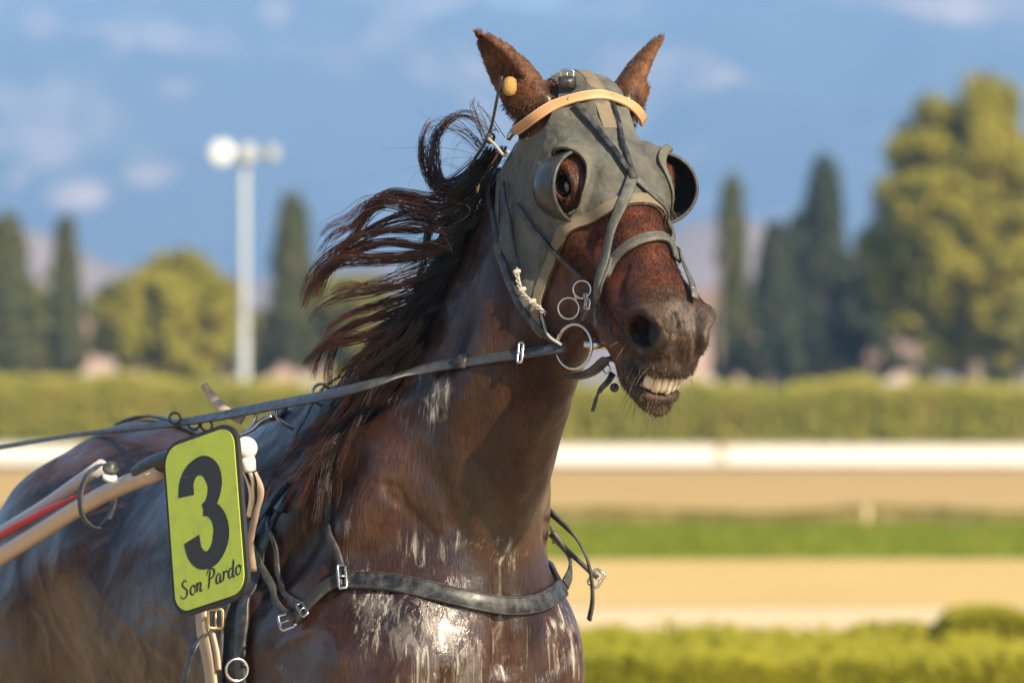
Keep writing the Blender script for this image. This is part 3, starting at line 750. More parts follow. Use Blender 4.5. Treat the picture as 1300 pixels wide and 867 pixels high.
def leather(name, col, rough=.42, dust=.5):
    m = material(name, col, rough); n = NT(m); co = n.coord()
    c2 = tuple(min(1, .16 * dust + q * 1.2) for q in col)
    col_ = n.mix(n.math('MULTIPLY', n.ramp(n.noise(co, 38, 6, .7), [(.42, 0.), (.72, 1.)]), dust), col, c2)
    n.out('Base Color', col_); n.out('Roughness', n.ramp(n.noise(co, 55, 4, .6), [(.3, rough * .7), (.7, min(1, rough * 1.5))]))
    n.out('Normal', n.bump(n.noise(co, 420, 3, .6), .25, .0012)); return m
m_black = leather('black_leather', (.013, .013, .013), .36, .75)
m_worn = leather('worn_grey_leather', (.032, .032, .028), .5, .6)
m_dusty = leather('dusty_leather', (.058, .060, .048), .6, .7)
m_tan = leather('tan_leather', (.52, .27, .12), .5, .25)
m_pale = leather('pale_leather', (.46, .36, .26), .6, .4)
m_steel = material('steel', (.62, .61, .58), .22, .5, 1.); m_brass = material('brass', (.62, .45, .2), .3, .5, 1.)
m_rope = material('pale_cord', (.40, .37, .31), .85)
def canvas():
    m = material('hood_canvas', (.07, .075, .06), .8); n = NT(m); co = n.coord()
    base = n.mix(n.ramp(n.noise(co, 11, 5, .65), [(.35, 0.), (.68, 1.)]), (.050, .052, .042), (.125, .122, .096))
    dirt = n.ramp(n.noise(co, 70, 5, .7), [(.5, 0.), (.8, 1.)])
    n.out('Base Color', n.mix(n.math('MULTIPLY', dirt, .45), base, (.22, .19, .14)))
    wv = n.math('ADD', n.n('TexWave', _wave_type='BANDS', Scale=190., **{'Vector': co}).outputs[1], n.n('TexWave', _wave_type='BANDS', _bands_direction='Z', Scale=190., **{'Vector': co}).outputs[1])
    b0 = n.bump(n.noise(co, 30, 5, .6, .6), .55, .012)
    n.out('Normal', n.bump(wv, .25, .0008, b0)); n.b.inputs['Sheen Weight'].default_value = .15; return m
m_canvas = canvas()
m_bind = leather('binding_tape', (.17, .135, .085), .85, .3)
m_bind2 = leather('olive_binding', (.10, .098, .07), .85, .3)

# ---- racing hood
hc = to_head(HW); a_, b_, c_ = hc.T
amax = np.interp(b_, [-.36, -.30, -.27, -.255, -.23, -.19, -.14, -.075, -.02, .0, .03], [.38, .36, .345, .321, .299, .279, .268, .281, .303, .307, .31])
g_front = amax - a_
g_rear = b_ - np.interp(a_, [-.1, -.05, -.03, -.011, .074, .145, .229, .297, .35, .4], [-.09, -.12, -.175, -.232, -.240, -.250, -.264, -.272, -.276, -.28])
g_top = a_ + .045
g_ear = np.full(len(HW), 9.)
for sd in (1, -1):
    base, e, fc, sv, L = EAR[sd]; q = HW - base; h_ = q @ e; rad = np.linalg.norm(q - h_[:, None] * e, axis=1); g_ear = np.minimum(g_ear, np.where(h_ > -.05, rad - .055, 9.))
g_eye = np.full(len(HW), 9.); EF = {}
for sd in (1, -1):
    n = EYE_N[sd]; ua = ax_a * .72 - ax_b * .69; ua = ua - n * ua.dot(n); ua /= np.linalg.norm(ua); ub = np.cross(n, ua); EF[sd] = (ua, ub, n)
    q = HW - (EYE[sd] + ua * -.002); mk = (c_ * sd > 0); e = (np.sqrt(((q @ ua) / .051) ** 2 + ((q @ ub) / .041) ** 2) - 1) * .045 + np.maximum(0, -.028 - q @ n) * 8
    g_eye = np.where(mk, np.minimum(g_eye, e), g_eye)
near_head = ((HW - HC) ** 2).sum(1) < .5 ** 2
hood = empty('racing_hood', hd(.15, 0, 0), 'faded grey canvas blinker hood worn over the face of the horse', 'hood')
def fold(V):
    q = to_head(V); s_ = np.abs(q[:, 2])
    ph = q[:, 2] * 95 + np.sin(q[:, 0] * 18) * 1.4
    ln = np.zeros(len(V))
    for sd in (1, -1):
        ua, ub, n = EF[sd]; w_ = V - EYE[sd]; e_ = np.sqrt(((w_ @ ua) / .051) ** 2 + ((w_ @ ub) / .041) ** 2); ln = np.maximum(ln, np.where(w_ @ n > -.04, np.clip(1.45 - e_, 0, .45) / .45, 0))
    ln = ln * ln * (3 - 2 * ln) * .012
    return ln + .0036 * np.sin(ph) * np.clip((.17 - q[:, 0]) / .1, 0, 1) + fbm(V, 26, 3.) * .0030 + .0055 * (.35 - np.abs(fbm(V, 15, 9.))) * np.clip((.24 - q[:, 0]) / .1, 0, 1) + .0035 * np.clip((-q[:, 1] - .12) / .1, 0, 1) * np.sin(q[:, 0] * 55 + q[:, 1] * 30)
clip_shell([g_front, g_rear, g_top, g_ear, g_eye], .0065, 'hood_fabric', m_canvas, hood, .003, near_head, fold)
clip_shell([g_front, .021 - g_front, g_rear, b_ + .34], .0115, 'edge_binding', m_bind, hood, .003, near_head)
clip_shell([g_rear, .012 - g_rear, g_front, g_ear - .004, a_ + .03], .0100, 'edge_binding', m_bind2, hood, .002, near_head)
for sd in (1, -1):
    clip_shell([g_eye, .0075 - g_eye, c_ * sd - .02], .0105, 'eye_hole_binding', m_bind2, hood, .003, near_head, lambda V: np.full(len(V), .0105))
clip_shell([.0125 - np.abs(c_ + .002), a_ + .045, .118 - a_, b_ + .09], .0105, 'centre_strip', m_bind, hood, .002, near_head)
# cups that shade the eyes from behind
m_cup = leather('cup_leather', (.030, .033, .032), .26, .35)
for sd in (1, -1):
    ua, ub, n = EF[sd]; o_ = ax_a * .62 + ax_b * .62 - sd * ax_c * (.42 if sd > 0 else .25); o_ /= np.linalg.norm(o_)
    dn = (ax_a - ax_b) / math.sqrt(2); lat = sd * ax_c; lat = lat - o_ * lat.dot(o_); lat /= np.linalg.norm(lat); c0 = EYE[sd] + lat * -.014 + o_ * .020 + dn * .002
    V = []; nt_, np_ = 33, 14
    for i in range(nt_):
        th = -math.pi / 2 * 1.12 + math.pi * 1.12 * i / (nt_ - 1)
        for j in range(np_):
            ph = math.pi / 2 * j / (np_ - 1)
            rl, rd, ro = .070, .063, .082
            V.append(c0 + lat * rl * math.cos(th) * math.cos(ph) ** .8 + dn * rd * math.sin(th) * math.cos(ph) ** .8 - o_ * ro * math.sin(ph))
    F = [(i*np_+j, i*np_+j+1, (i+1)*np_+j+1, (i+1)*np_+j) for i in range(nt_-1) for j in range(np_-1)]
    if sd < 0: F = [f[::-1] for f in F]
    cup = mesh_obj('eye_cup', V, F, m_cup, hood); md = cup.modifiers.new('thickness', 'SOLIDIFY'); md.thickness = .004; md.offset = 0
    MB().tube(np.array([V[i * np_] for i in range(nt_)]), .0034, 8).build('cup_rim', m_worn, cup)

# ---- bridle
bridle = empty('bridle', hd(.2, 0, 0), 'leather driving bridle with tan browband strapped around the head of the horse', 'bridle')
HL = .0145
bo, bP, bN = strap([(644, 180), (655, 167), (672, 154), (700, 139), (735, 130), (772, 130), (796, 137), (811, 150)], .0195, HL, 'browband', m_tan, bridle, .005)
m_stitch = material('stitching', (.72, .62, .45), .8)
Tb = np.gradient(bP, axis=0); Tb /= np.linalg.norm(Tb, axis=1)[:, None]; Bb = np.cross(Tb, bN); Bb /= np.linalg.norm(Bb, axis=1)[:, None]
for s_ in (-1, 1): MB().tube(bP + Bb * s_ * .0075 + bN * .0028, .0006, 5).build('stitching', m_stitch, bo)
for k in (.60, .76):
    i = int(k * (len(bP) - 1)); MB().lathe(bP[i] + bN[i] * .0024, bN[i], [(0, .0022), (.001, .0022), (.0013, .001)], 12).build('rivet', m_brass, bo)
i = 1; MB().lathe(bP[i], bN[i], [(0, .013), (.004, .013), (.007, .010), (.008, .004)], 20).build('rosette', m_steel, bridle)
strap([(733, 138), (752, 162), (772, 190), (788, 212), (799, 229)], .0105, HL + .001, 'forehead_strap', m_black, bridle)
strap([(772, 137), (782, 165), (790, 195), (800, 229)], .0085, HL, 'forehead_strap', m_black, bridle)
i0 = on_horse([(799, 229)])[0]; N0 = normal_w(i0[None])[0]; MB().box(i0 + N0 * (HL + .004), ax_c * .0065, np.cross(ax_c, N0) * .011, N0 * .003).build('keeper', m_worn, bridle)
strap([(800, 232), (794, 258), (786, 284), (776, 330), (768, 362), (764, 384)], .0195, HL + .001, 'face_strap', m_dusty, bridle, .0045)
strap([(803, 232), (829, 259), (847, 294), (860, 327), (869, 360), (876, 384)], .014, HL, 'face_strap', m_dusty, bridle)
no, nP, nN = strap([(772, 352), (779, 337), (787, 325), (800, 315), (815, 307), (830, 304), (845, 306), (856, 314), (862, 328)], .0205, .008, 'noseband', m_dusty, bridle, .006)
for s_ in (-1, 1):
    Tn = np.gradient(nP, axis=0); Bn = np.cross(Tn, nN); Bn /= np.linalg.norm(Bn, axis=1)[:, None]
    MB().tube(nP + Bn * s_ * .0068 + nN * .0032, .0005, 5).build('stitching', m_bind, no)
strap([(664, 262), (682, 287), (700, 308), (718, 326), (734, 341), (746, 352)], .009, HL, 'cheek_strap', m_black, bridle)
strap([(648, 235), (655, 280), (660, 320), (666, 346)], .008, HL, 'cheek_strap', m_black, bridle)
strap([(634, 190), (628, 235), (634, 290), (648, 350), (668, 396), (695, 424), (716, 437)], .013, .012, 'throat_latch', m_black, bridle)
strap([(645, 200), (637, 212), (628, 226), (622, 240)], .013, .020, 'crown_strap', m_tan, bridle, .004)
h0 = on_horse([(625, 229)])[0]; n0 = normal_w(h0[None])[0]; buckle(h0 + n0 * .024, np.array([-.4, 0, -.9]), n0, .022, .018, .0022, 'buckle', m_steel, bridle)
h0 = on_horse([(622, 247)])[0]; buckle(h0 + n0 * .022, np.array([-.2, 0, -.98]), n0, .020, .016, .0022, 'buckle', m_brass, bridle)
h0 = at(720, 96, 9.95); buckle(h0, np.array([0, 0, 1.]), VIEW, .022, .018, .0022, 'poll_buckle', m_steel, bridle)
MB().box(h0 + np.array([0, 0, -.012]), (.016, 0, 0), (0, .006, 0), (0, 0, .010)).build('poll_loop', m_black, bridle)
# lower straps, rings and the bit
cR = hd(.47, -.165, .066)
def hang(px_, py_, toward=.0):      # point just off the cheek
    h = on_horse([(px_, py_)])[0]; n = normal_w(h[None], .01)[0]; return h + n * .012 + VIEW * toward, n
p1, n1 = hang(745, 368); torus(p1, n1 * .4 + VIEW, .0155, .0021).build('ring', m_steel, bridle)
p2, n2 = hang(728, 391); torus(p2, n2 * .4 + VIEW, .0185, .0021).build('ring', m_steel, bridle)
p3, n3 = hang(738, 378); torus(p3, np.array([.7, -.5, .5]), .006, .0018).build('ring', m_steel, bridle)
DB = p2[1] - CAMY - .012
ringc = at(729, 440, DB); torus(ringc, np.array([-.62, -.78, .05]), .0385, .0033, n=40).build('bit_ring', m_steel, bridle)
torus(at(768, 424, DB + .01), np.array([-.75, -.66, .0]), .0235, .0026, n=32).build('bit_ring', m_steel, bridle)
mb = MB(); bp = even(np.array([at(741, 437, DB - .01), at(757, 438, DB - .008), at(774, 436, DB - .004), hd(.49, -.145, .02), hd(.49, -.145, -.05)]), 24)
mb.tube(bp, np.interp(np.linspace(0, 1, 24), [0, .08, .2, .5, 1], [.006, .009, .0085, .0055, .005]), 12); mb.build('bit_mouthpiece', m_steel, bridle)
strap([(765, 380), (764, 398), (766, 415)], .010, .014, 'bit_strap', m_dusty, bridle, .004)
strap([(757, 385), (752, 396), (746, 406)], .0085, .012, 'strap_end', m_dusty, bridle, .003)
pb, nb = hang(764, 386); buckle(pb + nb * .012, np.array([-.1, 0, -1.]), nb, .022, .017, .002, 'buckle', m_steel, bridle)
pb, nb = hang(762, 372); buckle(pb + nb * .012, np.array([-.1, 0, -1.]), nb, .021, .007, .0017, 'buckle', m_steel, bridle)
for q in ((866, 352), (873, 372)):
    pb, nb = hang(*q); MB().lathe(pb, nb, [(0, .005), (.003, .005), (.005, .002)], 12).build('stud', m_steel, bridle)
strap([(782, 330), (776, 350), (770, 372)], .008, .013, 'noseband_tab', m_dusty, bridle)
# knotted pale cord on the cheek
cp = on_horse([(666, 345), (668, 362), (673, 376), (684, 386), (700, 398)]); cn = normal_w(cp); cp = even(cp + cn * .022, 30)
for ph in (0, 2.1, 4.2):
    w_ = cp + .0032 * np.stack([np.sin(np.linspace(0, 22, 30) + ph), np.zeros(30), np.cos(np.linspace(0, 22, 30) + ph)], 1); MB().tube(w_, .0016, 6).build('cord', m_rope, bridle)
for q in ((667, 350), (673, 372), (685, 386)):
    h, n = hang(*q); MB().lathe(h + n * .010 - np.array([.007, 0, 0]), (1, 0, .3), [(0, .004), (.004, .0048), (.010, .0048), (.014, .003)], 10).build('knot', m_rope, bridle)
c2 = np.concatenate([on_horse([(685, 388), (690, 410)]) + np.array([0, -.02, 0]), [at(698, 428, DB), at(713, 438, DB - .005)]]); MB().tube(even(c2, 24), .0024, 8).build('cord', m_rope, bridle)
# strap under the chin with a loose end
strap([at(722, 480, DB + .06), at(735, 478, DB + .03), at(752, 472, DB), hd(.46, -.215, .035), hd(.47, -.225, -.01)], .018, 0, 'chin_strap', m_black, bridle, .006, 24, False, True)
strap([at(778, 474, DB - .01), at(772, 484, DB - .02), at(760, 498, DB - .022), at(752, 522, DB - .02)], np.linspace(.012, .006, 22), 0, 'strap_end', m_black, bridle, .004, 22, False, True)
torus(at(770, 468, DB - .015), np.array([-.7, -.7, 0]), .008, .0016, n=20).build('ring', m_steel, bridle)
MB().lathe(at(780, 492, DB - .012), VIEW, [(0, .008), (.006, .008), (.009, .004)], 14).build('stud', m_black, bridle)

# ---- ear plug with wool
pl = MB(); pc = at(646, 110, hit(650, 118)[1] - CAMY - .004 if hit(650, 118) is not None else 9.95)
pl.lathe(pc - np.array([0, 0, .017]), (0.1, 0, 1), [(0, .004), (.004, .010), (.012, .0135), (.022, .0135), (.030, .010), (.034, .004)], 16)
m_wool = material('yellow_wool', (.46, .27, .08), .95); nn = NT(m_wool); nn.out('Normal', nn.bump(nn.noise(nn.coord(), 260, 4, .7), .9, .004))
tag(pl.build('ear_plug', m_wool), 'yellow wool plug tucked in the ear nearer the mane', 'ear plug')

# ---- check line from the poll down to the saddle
hook = hw(.05, .03, 1.66)
ck = even(np.concatenate([[at(637, 97, 9.94), at(632, 121, 9.96), at(623, 163, 10.02), at(614, 184, 10.06), at(596, 216, 10.12)], list(snap(np.array([hw(.36, .02, 1.95), hw(.24, .02, 1.84), hw(.13, .02, 1.74)]))) + [hook]]), 60)
f = sdf_w(ck); ck += normal_w(ck) * np.clip(.012 - f, 0, .1)[:, None]
chk = empty('check_rein', hook, 'thin black check line running from behind the ear down through the mane', 'rein')
MB().tube(ck, .0030, 8).build('cord', m_black, chk)
MB().lathe(at(620, 174, 10.03) - np.array([0, 0, .012]), (.3, 0, 1), [(0, .004), (.004, .009), (.016, .009), (.02, .004)], 12).build('knot', m_black, chk)
kp = even(np.array([at(620, 176, 10.02), at(630, 186, 10.0), at(641, 198, 9.98), at(646, 192, 9.97)]), 20); MB().tube(kp, .0028, 8).build('loop_cord', m_rope, chk)

# ---- harness saddle, girth, breast collar
q = (HW - HO) @ HB.T; s_, r_, z_ = q.T
har = empty('harness', hw(-.1, 0, 1.6), 'black racing harness with wide breast strap buckled round chest and girth', 'harness')
bodyz = (s_ < .30) & (s_ > -.6) & (z_ > .7)
sc = s_ + (1.55 - z_) * .03 - .055
g_s = .062 - np.abs(sc)
clip_shell([g_s, z_ - .8], .006, 'girth', m_black, har, .006, bodyz)
clip_shell([.085 - np.abs(sc - .004), z_ - 1.385 + .0 * s_, .26 - np.abs(r_)], .013, 'saddle_pad', m_black, har, .012, bodyz)
clip_shell([.024 - np.abs(sc - .0), z_ - 1.1], .020, 'saddle_strap', m_worn, har, .004, bodyz)
for dlt in (-.055, .06):
    clip_shell([.0045 - np.abs(sc - dlt), z_ - 1.39], .026, 'piping', m_dusty, har, .003, bodyz)
# terrets and hook on the saddle
def on_top(s, r): 
    p = snap(hw(s, r, 1.62)[None] + 0, 4)[0]; return p
tr = []
for r in (.085, -.085):
    p = snap(hw(.03, r, 1.60)[None], 4)[0]; n = normal_w(p[None])[0]; c = p + n * .030; tr.append(c)
    mb = torus(c, HF, .019, .003, n=24); mb.tube(np.array([p + n * .015, p + n * .036]), .005, 8); mb.build('terret', m_steel, har)
mb = MB(); fp = even(np.array([at(312, 545, 10.45), at(322, 538, 10.44), at(328, 520, 10.44), at(350, 516, 10.44), at(352, 530, 10.44), at(372, 545, 10.45)]), 36); mb.tube(fp, .0032, 8); mb.build('check_hook', m_steel, har)
mb = MB(); mb.tube(even(np.array([at(305, 552, 10.43), at(320, 545, 10.43), at(333, 533, 10.43), at(345, 528, 10.43)]), 20), .0045, 8); mb.build('hook_bar', m_steel, har)
for q0 in ((222, 531), (246, 538), (262, 540)):
    torus(at(*q0, 10.8), np.array([.2, -.9, .3]), .011, .0026, n=20).build('ring', m_black, har)
strap([hw(-.16, .03, 1.55), hw(-.3, .02, 1.56), hw(-.5, .0, 1.55), hw(-.7, 0, 1.56), hw(-.9, 0, 1.52)], .024, .006, 'back_strap', m_black, har, .005, None, True, True)
# loose leather end standing up behind the saddle
strap([at(258, 488, 10.62), at(266, 500, 10.62), at(278, 514, 10.6), at(292, 525, 10.58), at(308, 533, 10.56)], .017, 0, 'strap_end', m_pale, har, .006, 24, False, True)
# breast strap
zb, Pb, Nb = strap([(438, 737), (460, 738), (500, 741), (540, 749), (580, 758), (620, 766), (655, 769), (685, 764), (706, 751), (718, 735)] , .0335, .006, 'breast_strap', m_black, har, .008)
Pl = Pb[-1]; q0 = (Pl - HO) @ HB.T
strap([hw(*q0), hw(q0[0] - .06, q0[1] - .035, q0[2] + .02), hw(q0[0] - .2, q0[1] - .05, q0[2] + .03), hw(-.10, -.25, 1.3)], .033, .007, 'breast_strap', m_black, har, .008, None, True, True)
for k in (-1, 1):
    T_ = np.gradient(Pb, axis=0); B_ = np.cross(T_, Nb); B_ /= np.linalg.norm(B_, axis=1)[:, None]
    MB().tube(Pb + B_ * k * .0145 + Nb * .0045, .0011, 5).build('stitching', m_worn, zb)
strap([(438, 736), (425, 742), (408, 754), (392, 772), (380, 788)], .026, .010, 'shoulder_strap', m_worn, har, .006)
strap([(380, 788), (360, 772), (345, 740), (330, 705), (318, 668), (312, 640)], .014, .012, 'side_strap', m_worn, har, .005)
strap([(326, 640), (345, 655), (353, 690), (356, 730), (368, 758), (392, 770)], .010, .010, 'side_strap', m_black, har, .004)
strap([(436, 730), (428, 695), (421, 660), (417, 625), (424, 580), (440, 540), (455, 500)], .016, .006, 'neck_strap', m_worn, har, .005)
for (q0, al, w_, h_) in (((440, 735), (-1, 0, -.1), .045, .014), ((372, 790), (1, 0, .3), .03, .026), ((392, 775), (1, 0, .6), .032, .012)):
    h = on_horse([q0])[0]; n = normal_w(h[None], .02)[0]; buckle(h + n * .012, np.array(al, float), n, w_, h_, .0028, 'buckle', m_steel, har)
# straps at the far shoulder
L0 = q0 = (on_horse([(700, 655)])[0] - HO) @ HB.T
Df = on_horse([(700, 690)])[0][1] - CAMY
strap([at(697, 648, Df + .04), at(712, 662, Df + .03), at(731, 682, Df + .02), at(744, 706, Df + .02), at(751, 735, Df + .03), at(752, 765, Df + .035), at(748, 787, Df + .04)], .016, 0, 'far_strap', m_worn, har, .005, 30, False, True)
strap([at(700, 676, Df + .05), at(716, 694, Df + .05), at(735, 712, Df + .06), at(757, 732, Df + .07)], np.linspace(.036, .026, 24), 0, 'far_strap', m_worn, har, .008, 24, False, True)
strap([at(694, 662, Df + .05), at(700, 672, Df + .05), at(703, 690, Df + .05)], .006, 0, 'far_strap', m_pale, har, .004, 14, False, True)
strap([at(718, 742, Df + .0), at(724, 726, Df + .03), at(722, 705, Df + .05), at(706, 684, Df + .06)], .022, 0, 'far_strap', m_black, har, .005, 24, False, True)
buckle(at(757, 734, Df + .065), np.array([1, 0, -.6]), VIEW, .03, .02, .0028, 'buckle', m_steel, har)
# below the number plate
strap([(318, 760), (312, 800), (310, 840), (312, 880)], .030, .010, 'girth_strap', m_black, har, .006)
strap([(290, 760), (288, 810), (287, 880)], .026, .014, 'girth_strap', m_worn, har, .006)
strap([(255, 770, 10.2), (257, 800, 10.19), (264, 835, 10.18), (270, 880, 10.18)], .034, 0, 'billet', m_pale, har, .006, 24, False)
strap([(268, 800, 10.17), (275, 830, 10.16), (277, 850, 10.16)], .014, 0, 'billet', m_pale, har, .005, 14, False)
strap([(258, 806, 10.17), (246, 822, 10.15), (238, 845, 10.15), (232, 880, 10.16)], .018, 0, 'strap_end', m_black, har, .004, 20, False)
buckle(at(274, 785, 10.16), np.array([0, 0, -1.]), VIEW, .026, .034, .0032, 'buckle', m_brass, har)
torus(at(301, 850, 10.17), np.array([.3, -.95, 0]), .020, .003, n=24).build('ring', m_steel, har)

# ---- reins
def rein(pts, name, label, mat, wd=.022):
    P = even(np.array(pts), 90); f = sdf_w(P); N = normal_w(P, .02); P = P + N * np.clip(.008 - f, 0, .1)[:, None]
    for _ in range(8): P[1:-1] = (P[:-2] + 2 * P[1:-1] + P[2:]) / 4
    N = N * .0 + HR * .8 + HZ * .5
    o = ribbon(P, N, np.interp(np.linspace(0, 1, 90), [0, .35, .6, 1], [wd, wd, wd * .45, wd * .4]), .0045).build(name, mat); tag(o, label, 'rein'); return o, P
m_rein = leather('rein_leather', (.040, .042, .045), .36, .5)
nk = [on_horse([p])[0] + HR * .014 for p in ((690, 447), (640, 453), (580, 462), (530, 471))]
rn, rP = rein([ringc + np.array([-.015, -.005, .0])] + nk + [at(490, 483, 9.98), at(430, 498, 10.06), at(333, 517, 10.36), at(230, 536, 10.8), at(110, 550, 11.2), at(0, 568, 11.6), at(-200, 600, 12.2)], 'driving_rein', 'long dark leather rein from the bit ring back across the neck to the saddle', m_rein)
for (q0, c_m) in (((668, 449), m_steel),):
    i = int(np.argmin(np.abs(project(rP)[0] - q0[0]))); d = rP[i+1] - rP[i]; n = HR * .8 + HZ * .2; n = n - d * n.dot(d) / d.dot(d); n /= np.linalg.norm(n)
    b1 = buckle(rP[i] + n * .003, d, n, .036, .010, .0026, 'buckle', m_steel, None); b1.parent = rn
    MB().box(rP[i+4] + n * .004, d / np.linalg.norm(d) * .012, np.cross(d / np.linalg.norm(d), n) * .0125, n * .003).build('keeper', m_black, None).parent = rn

# ------------------------------------------------------------------ sulky shaft and number plate
m_shaft = material('beige_lacquer', (.56, .43, .31), .3, .5, 0, .4); nn = NT(m_shaft)
nn.out('Base Color', nn.mix(nn.math('MULTIPLY', nn.ramp(nn.noise(nn.coord(), 60, 5, .7), [(.5, 0.), (.75, 1.)]), .35), (.56, .43, .31), (.30, .21, .14)))
m_grey = material('grey_tube', (.42, .41, .42), .35); m_red = material('red_tape', (.55, .02, .035), .35); m_cap = leather('black_sleeve', (.012, .012, .013), .3, .3)
m_white = material('white_plastic', (.74, .73, .68), .35)
sh = empty('sulky_shaft', at(0, 713, 10.9), 'beige sulky shaft with red stripe reaching forward beside the flank', 'shaft')
def dsh(px_): return np.interp(px_, [-400, 0, 200, 320], [11.9, 10.84, 10.40, 10.16])      # the shaft comes nearer towards its tip
def shp(*pts): return np.array([at(x, y, dsh(x)) for x, y in pts])
MB().tube(even(shp((-400, 960), (0, 706), (60, 669), (100, 644), (150, 619), (205, 597)), 40), np.linspace(.0195, .0165, 40), 16).build('tube', m_shaft, sh)
MB().tube(even(shp((170, 603), (176, 601), (190, 593), (206, 586), (250, 578), (300, 572)), 30), np.interp(np.linspace(0, 1, 30), [0, .04, .1, 1], [.008, .0165, .0185, .0165]), 16).build('end_sleeve', m_cap, sh)
MB().tube(even(shp((-380, 930), (0, 685), (40, 663), (80, 643), (113, 628)), 30) + np.array([0, -.016, .008]), np.interp(np.linspace(0, 1, 30), [0, .9, 1], [.0075, .0065, .002]), 10).build('red_stripe', m_red, sh)
MB().tube(even(shp((-300, 860), (30, 664), (60, 645), (95, 620), (128, 597)), 30) + np.array([0, .035, .008]), .0135, 14).build('brace_tube', m_grey, sh)
mb = MB(); c = at(139, 600, 10.52); mb.lathe(c, (.25, -.4, .9), [(-.01, .006), (.004, .006), (.0045, .015), (.012, .016), (.0125, .011), (.02, .010), (.022, .004)], 18); mb.build('clamp_knob', m_worn, sh)
MB().lathe(at(139, 606, 10.51), (.25, -.4, .9), [(-.004, .013), (.004, .014), (.0045, .006)], 18).build('washer', m_white, sh)
lp = even(np.array([at(126, 590, 10.55), at(110, 604, 10.50), at(102, 628, 10.48), at(105, 656, 10.48), at(120, 670, 10.50), at(134, 662, 10.55), at(143, 645, 10.60), at(146, 622, 10.62), at(140, 598, 10.60)]), 50)
ribbon(lp, np.cross(np.gradient(lp, axis=0), HF), .016, .004).build('keeper_loop', m_worn, sh)
mb = MB(); mb.lathe(at(312, 569, 10.15), (-.3, -.9, .25), [(-.021 * math.cos(t), .021 * math.sin(t) + .0002) for t in np.linspace(0, math.pi, 16)], 24); mb.build('tip_ball', m_white, sh)
MB().lathe(at(316, 600, 10.15), (-.1, 0, 1), [(0, .005), (.004, .0135), (.022, .0145), (.034, .011)], 18).build('tip_socket', m_white, sh)
MB().tube(even(np.array([at(300, 572, 10.16), at(308, 585, 10.16), at(318, 606, 10.16), at(322, 628, 10.18), at(318, 655, 10.22)]), 20), np.linspace(.011, .008, 20), 10).build('tip_bracket', m_steel, sh)
ribbon(even(np.array([at(322, 600, 10.17), at(331, 622, 10.18), at(325, 650, 10.2), at(318, 690, 10.24), at(322, 725, 10.26)]), 30), np.tile([-.3, -1, .1], (30, 1)), .012, .004).build('tug_strap', m_pale, sh)

# ---- plate
PC = at(262, 660, 10.08); _w = np.array([.74, -.67, 0]); U = .187 * _w + .048 * HZ; V_ = .070 * _w - .308 * HZ + np.array([-.2, -.3, 0]) * .12
Vd = V_ / 1.; Pn = np.cross(V_, U); Pn /= np.linalg.norm(Pn)
if Pn[1] > 0: Pn = -Pn
def plate_pt(u, v, h=0.): return PC + (u - .5) * U + (v - .5) * Vd + Pn * h      # u to the right, v down, 0..1
lu, lv = np.linalg.norm(U), np.linalg.norm(Vd)
def rounded(x0, y0, x1, y1, r, n=8):
    out = []
    for cx, cy, a0 in ((x1 - r / lu, y0 + r / lv, -90), (x1 - r / lu, y1 - r / lv, 0), (x0 + r / lu, y1 - r / lv, 90), (x0 + r / lu, y0 + r / lv, 180)):
        for k in range(n + 1):
            t = R(a0 + 90 * k / n); out.append((cx + r / lu * math.cos(t), cy + r / lv * math.sin(t)))
    return out
def flat(poly, h0, h1, name, mat, parent):
    n = len(poly); V = [plate_pt(u, v, h0) for u, v in poly] + [plate_pt(u, v, h1) for u, v in poly]
    bm = bmesh.new(); bv = [bm.verts.new(v - np.array(parent.location)) for v in V]
    bm.faces.new(bv[n:]); bm.faces.new(bv[:n][::-1])
    for i in range(n): bm.faces.new((bv[i], bv[(i+1) % n], bv[n + (i+1) % n], bv[n + i]))
    bmesh.ops.recalc_face_normals(bm, faces=bm.faces)
    me = bpy.data.meshes.new(name); bm.to_mesh(me); bm.free(); me.materials.append(mat); return link(bpy.data.objects.new(name, me), parent)
plate = empty('number_plate', PC, 'lime green racing number plate with a black 3 hung on the shaft', 'number plate')
m_pb = material('black_rubber', (.02, .02, .02), .55)
m_lime = material('lime_panel', (.40, .50, .045), .45); nn = NT(m_lime); co = nn.coord()
nn.out('Base Color', nn.mix(nn.math('MULTIPLY', nn.ramp(nn.noise(co, 35, 6, .75), [(.48, 0.), (.75, 1.)]), .7), (.40, .50, .045), (.27, .30, .08)))
m_ink = material('black_ink', (.016, .016, .017), .5); nn = NT(m_ink); co = nn.coord((30, 30, 420), rot=(.5, .4, .3))
nn.out('Base Color', nn.mix(nn.math('MULTIPLY', nn.ramp(nn.noise(co, 1, 4, .7), [(.62, 0.), (.70, 1.)]), .35), (.018, .018, .019), (.20, .22, .12)))
flat(rounded(0, 0, 1, 1, .040), -.005, .003, 'rim', m_pb, plate)
flat(rounded(.038, .026, .962, .974, .034), .0032, .0052, 'panel', m_lime, plate)
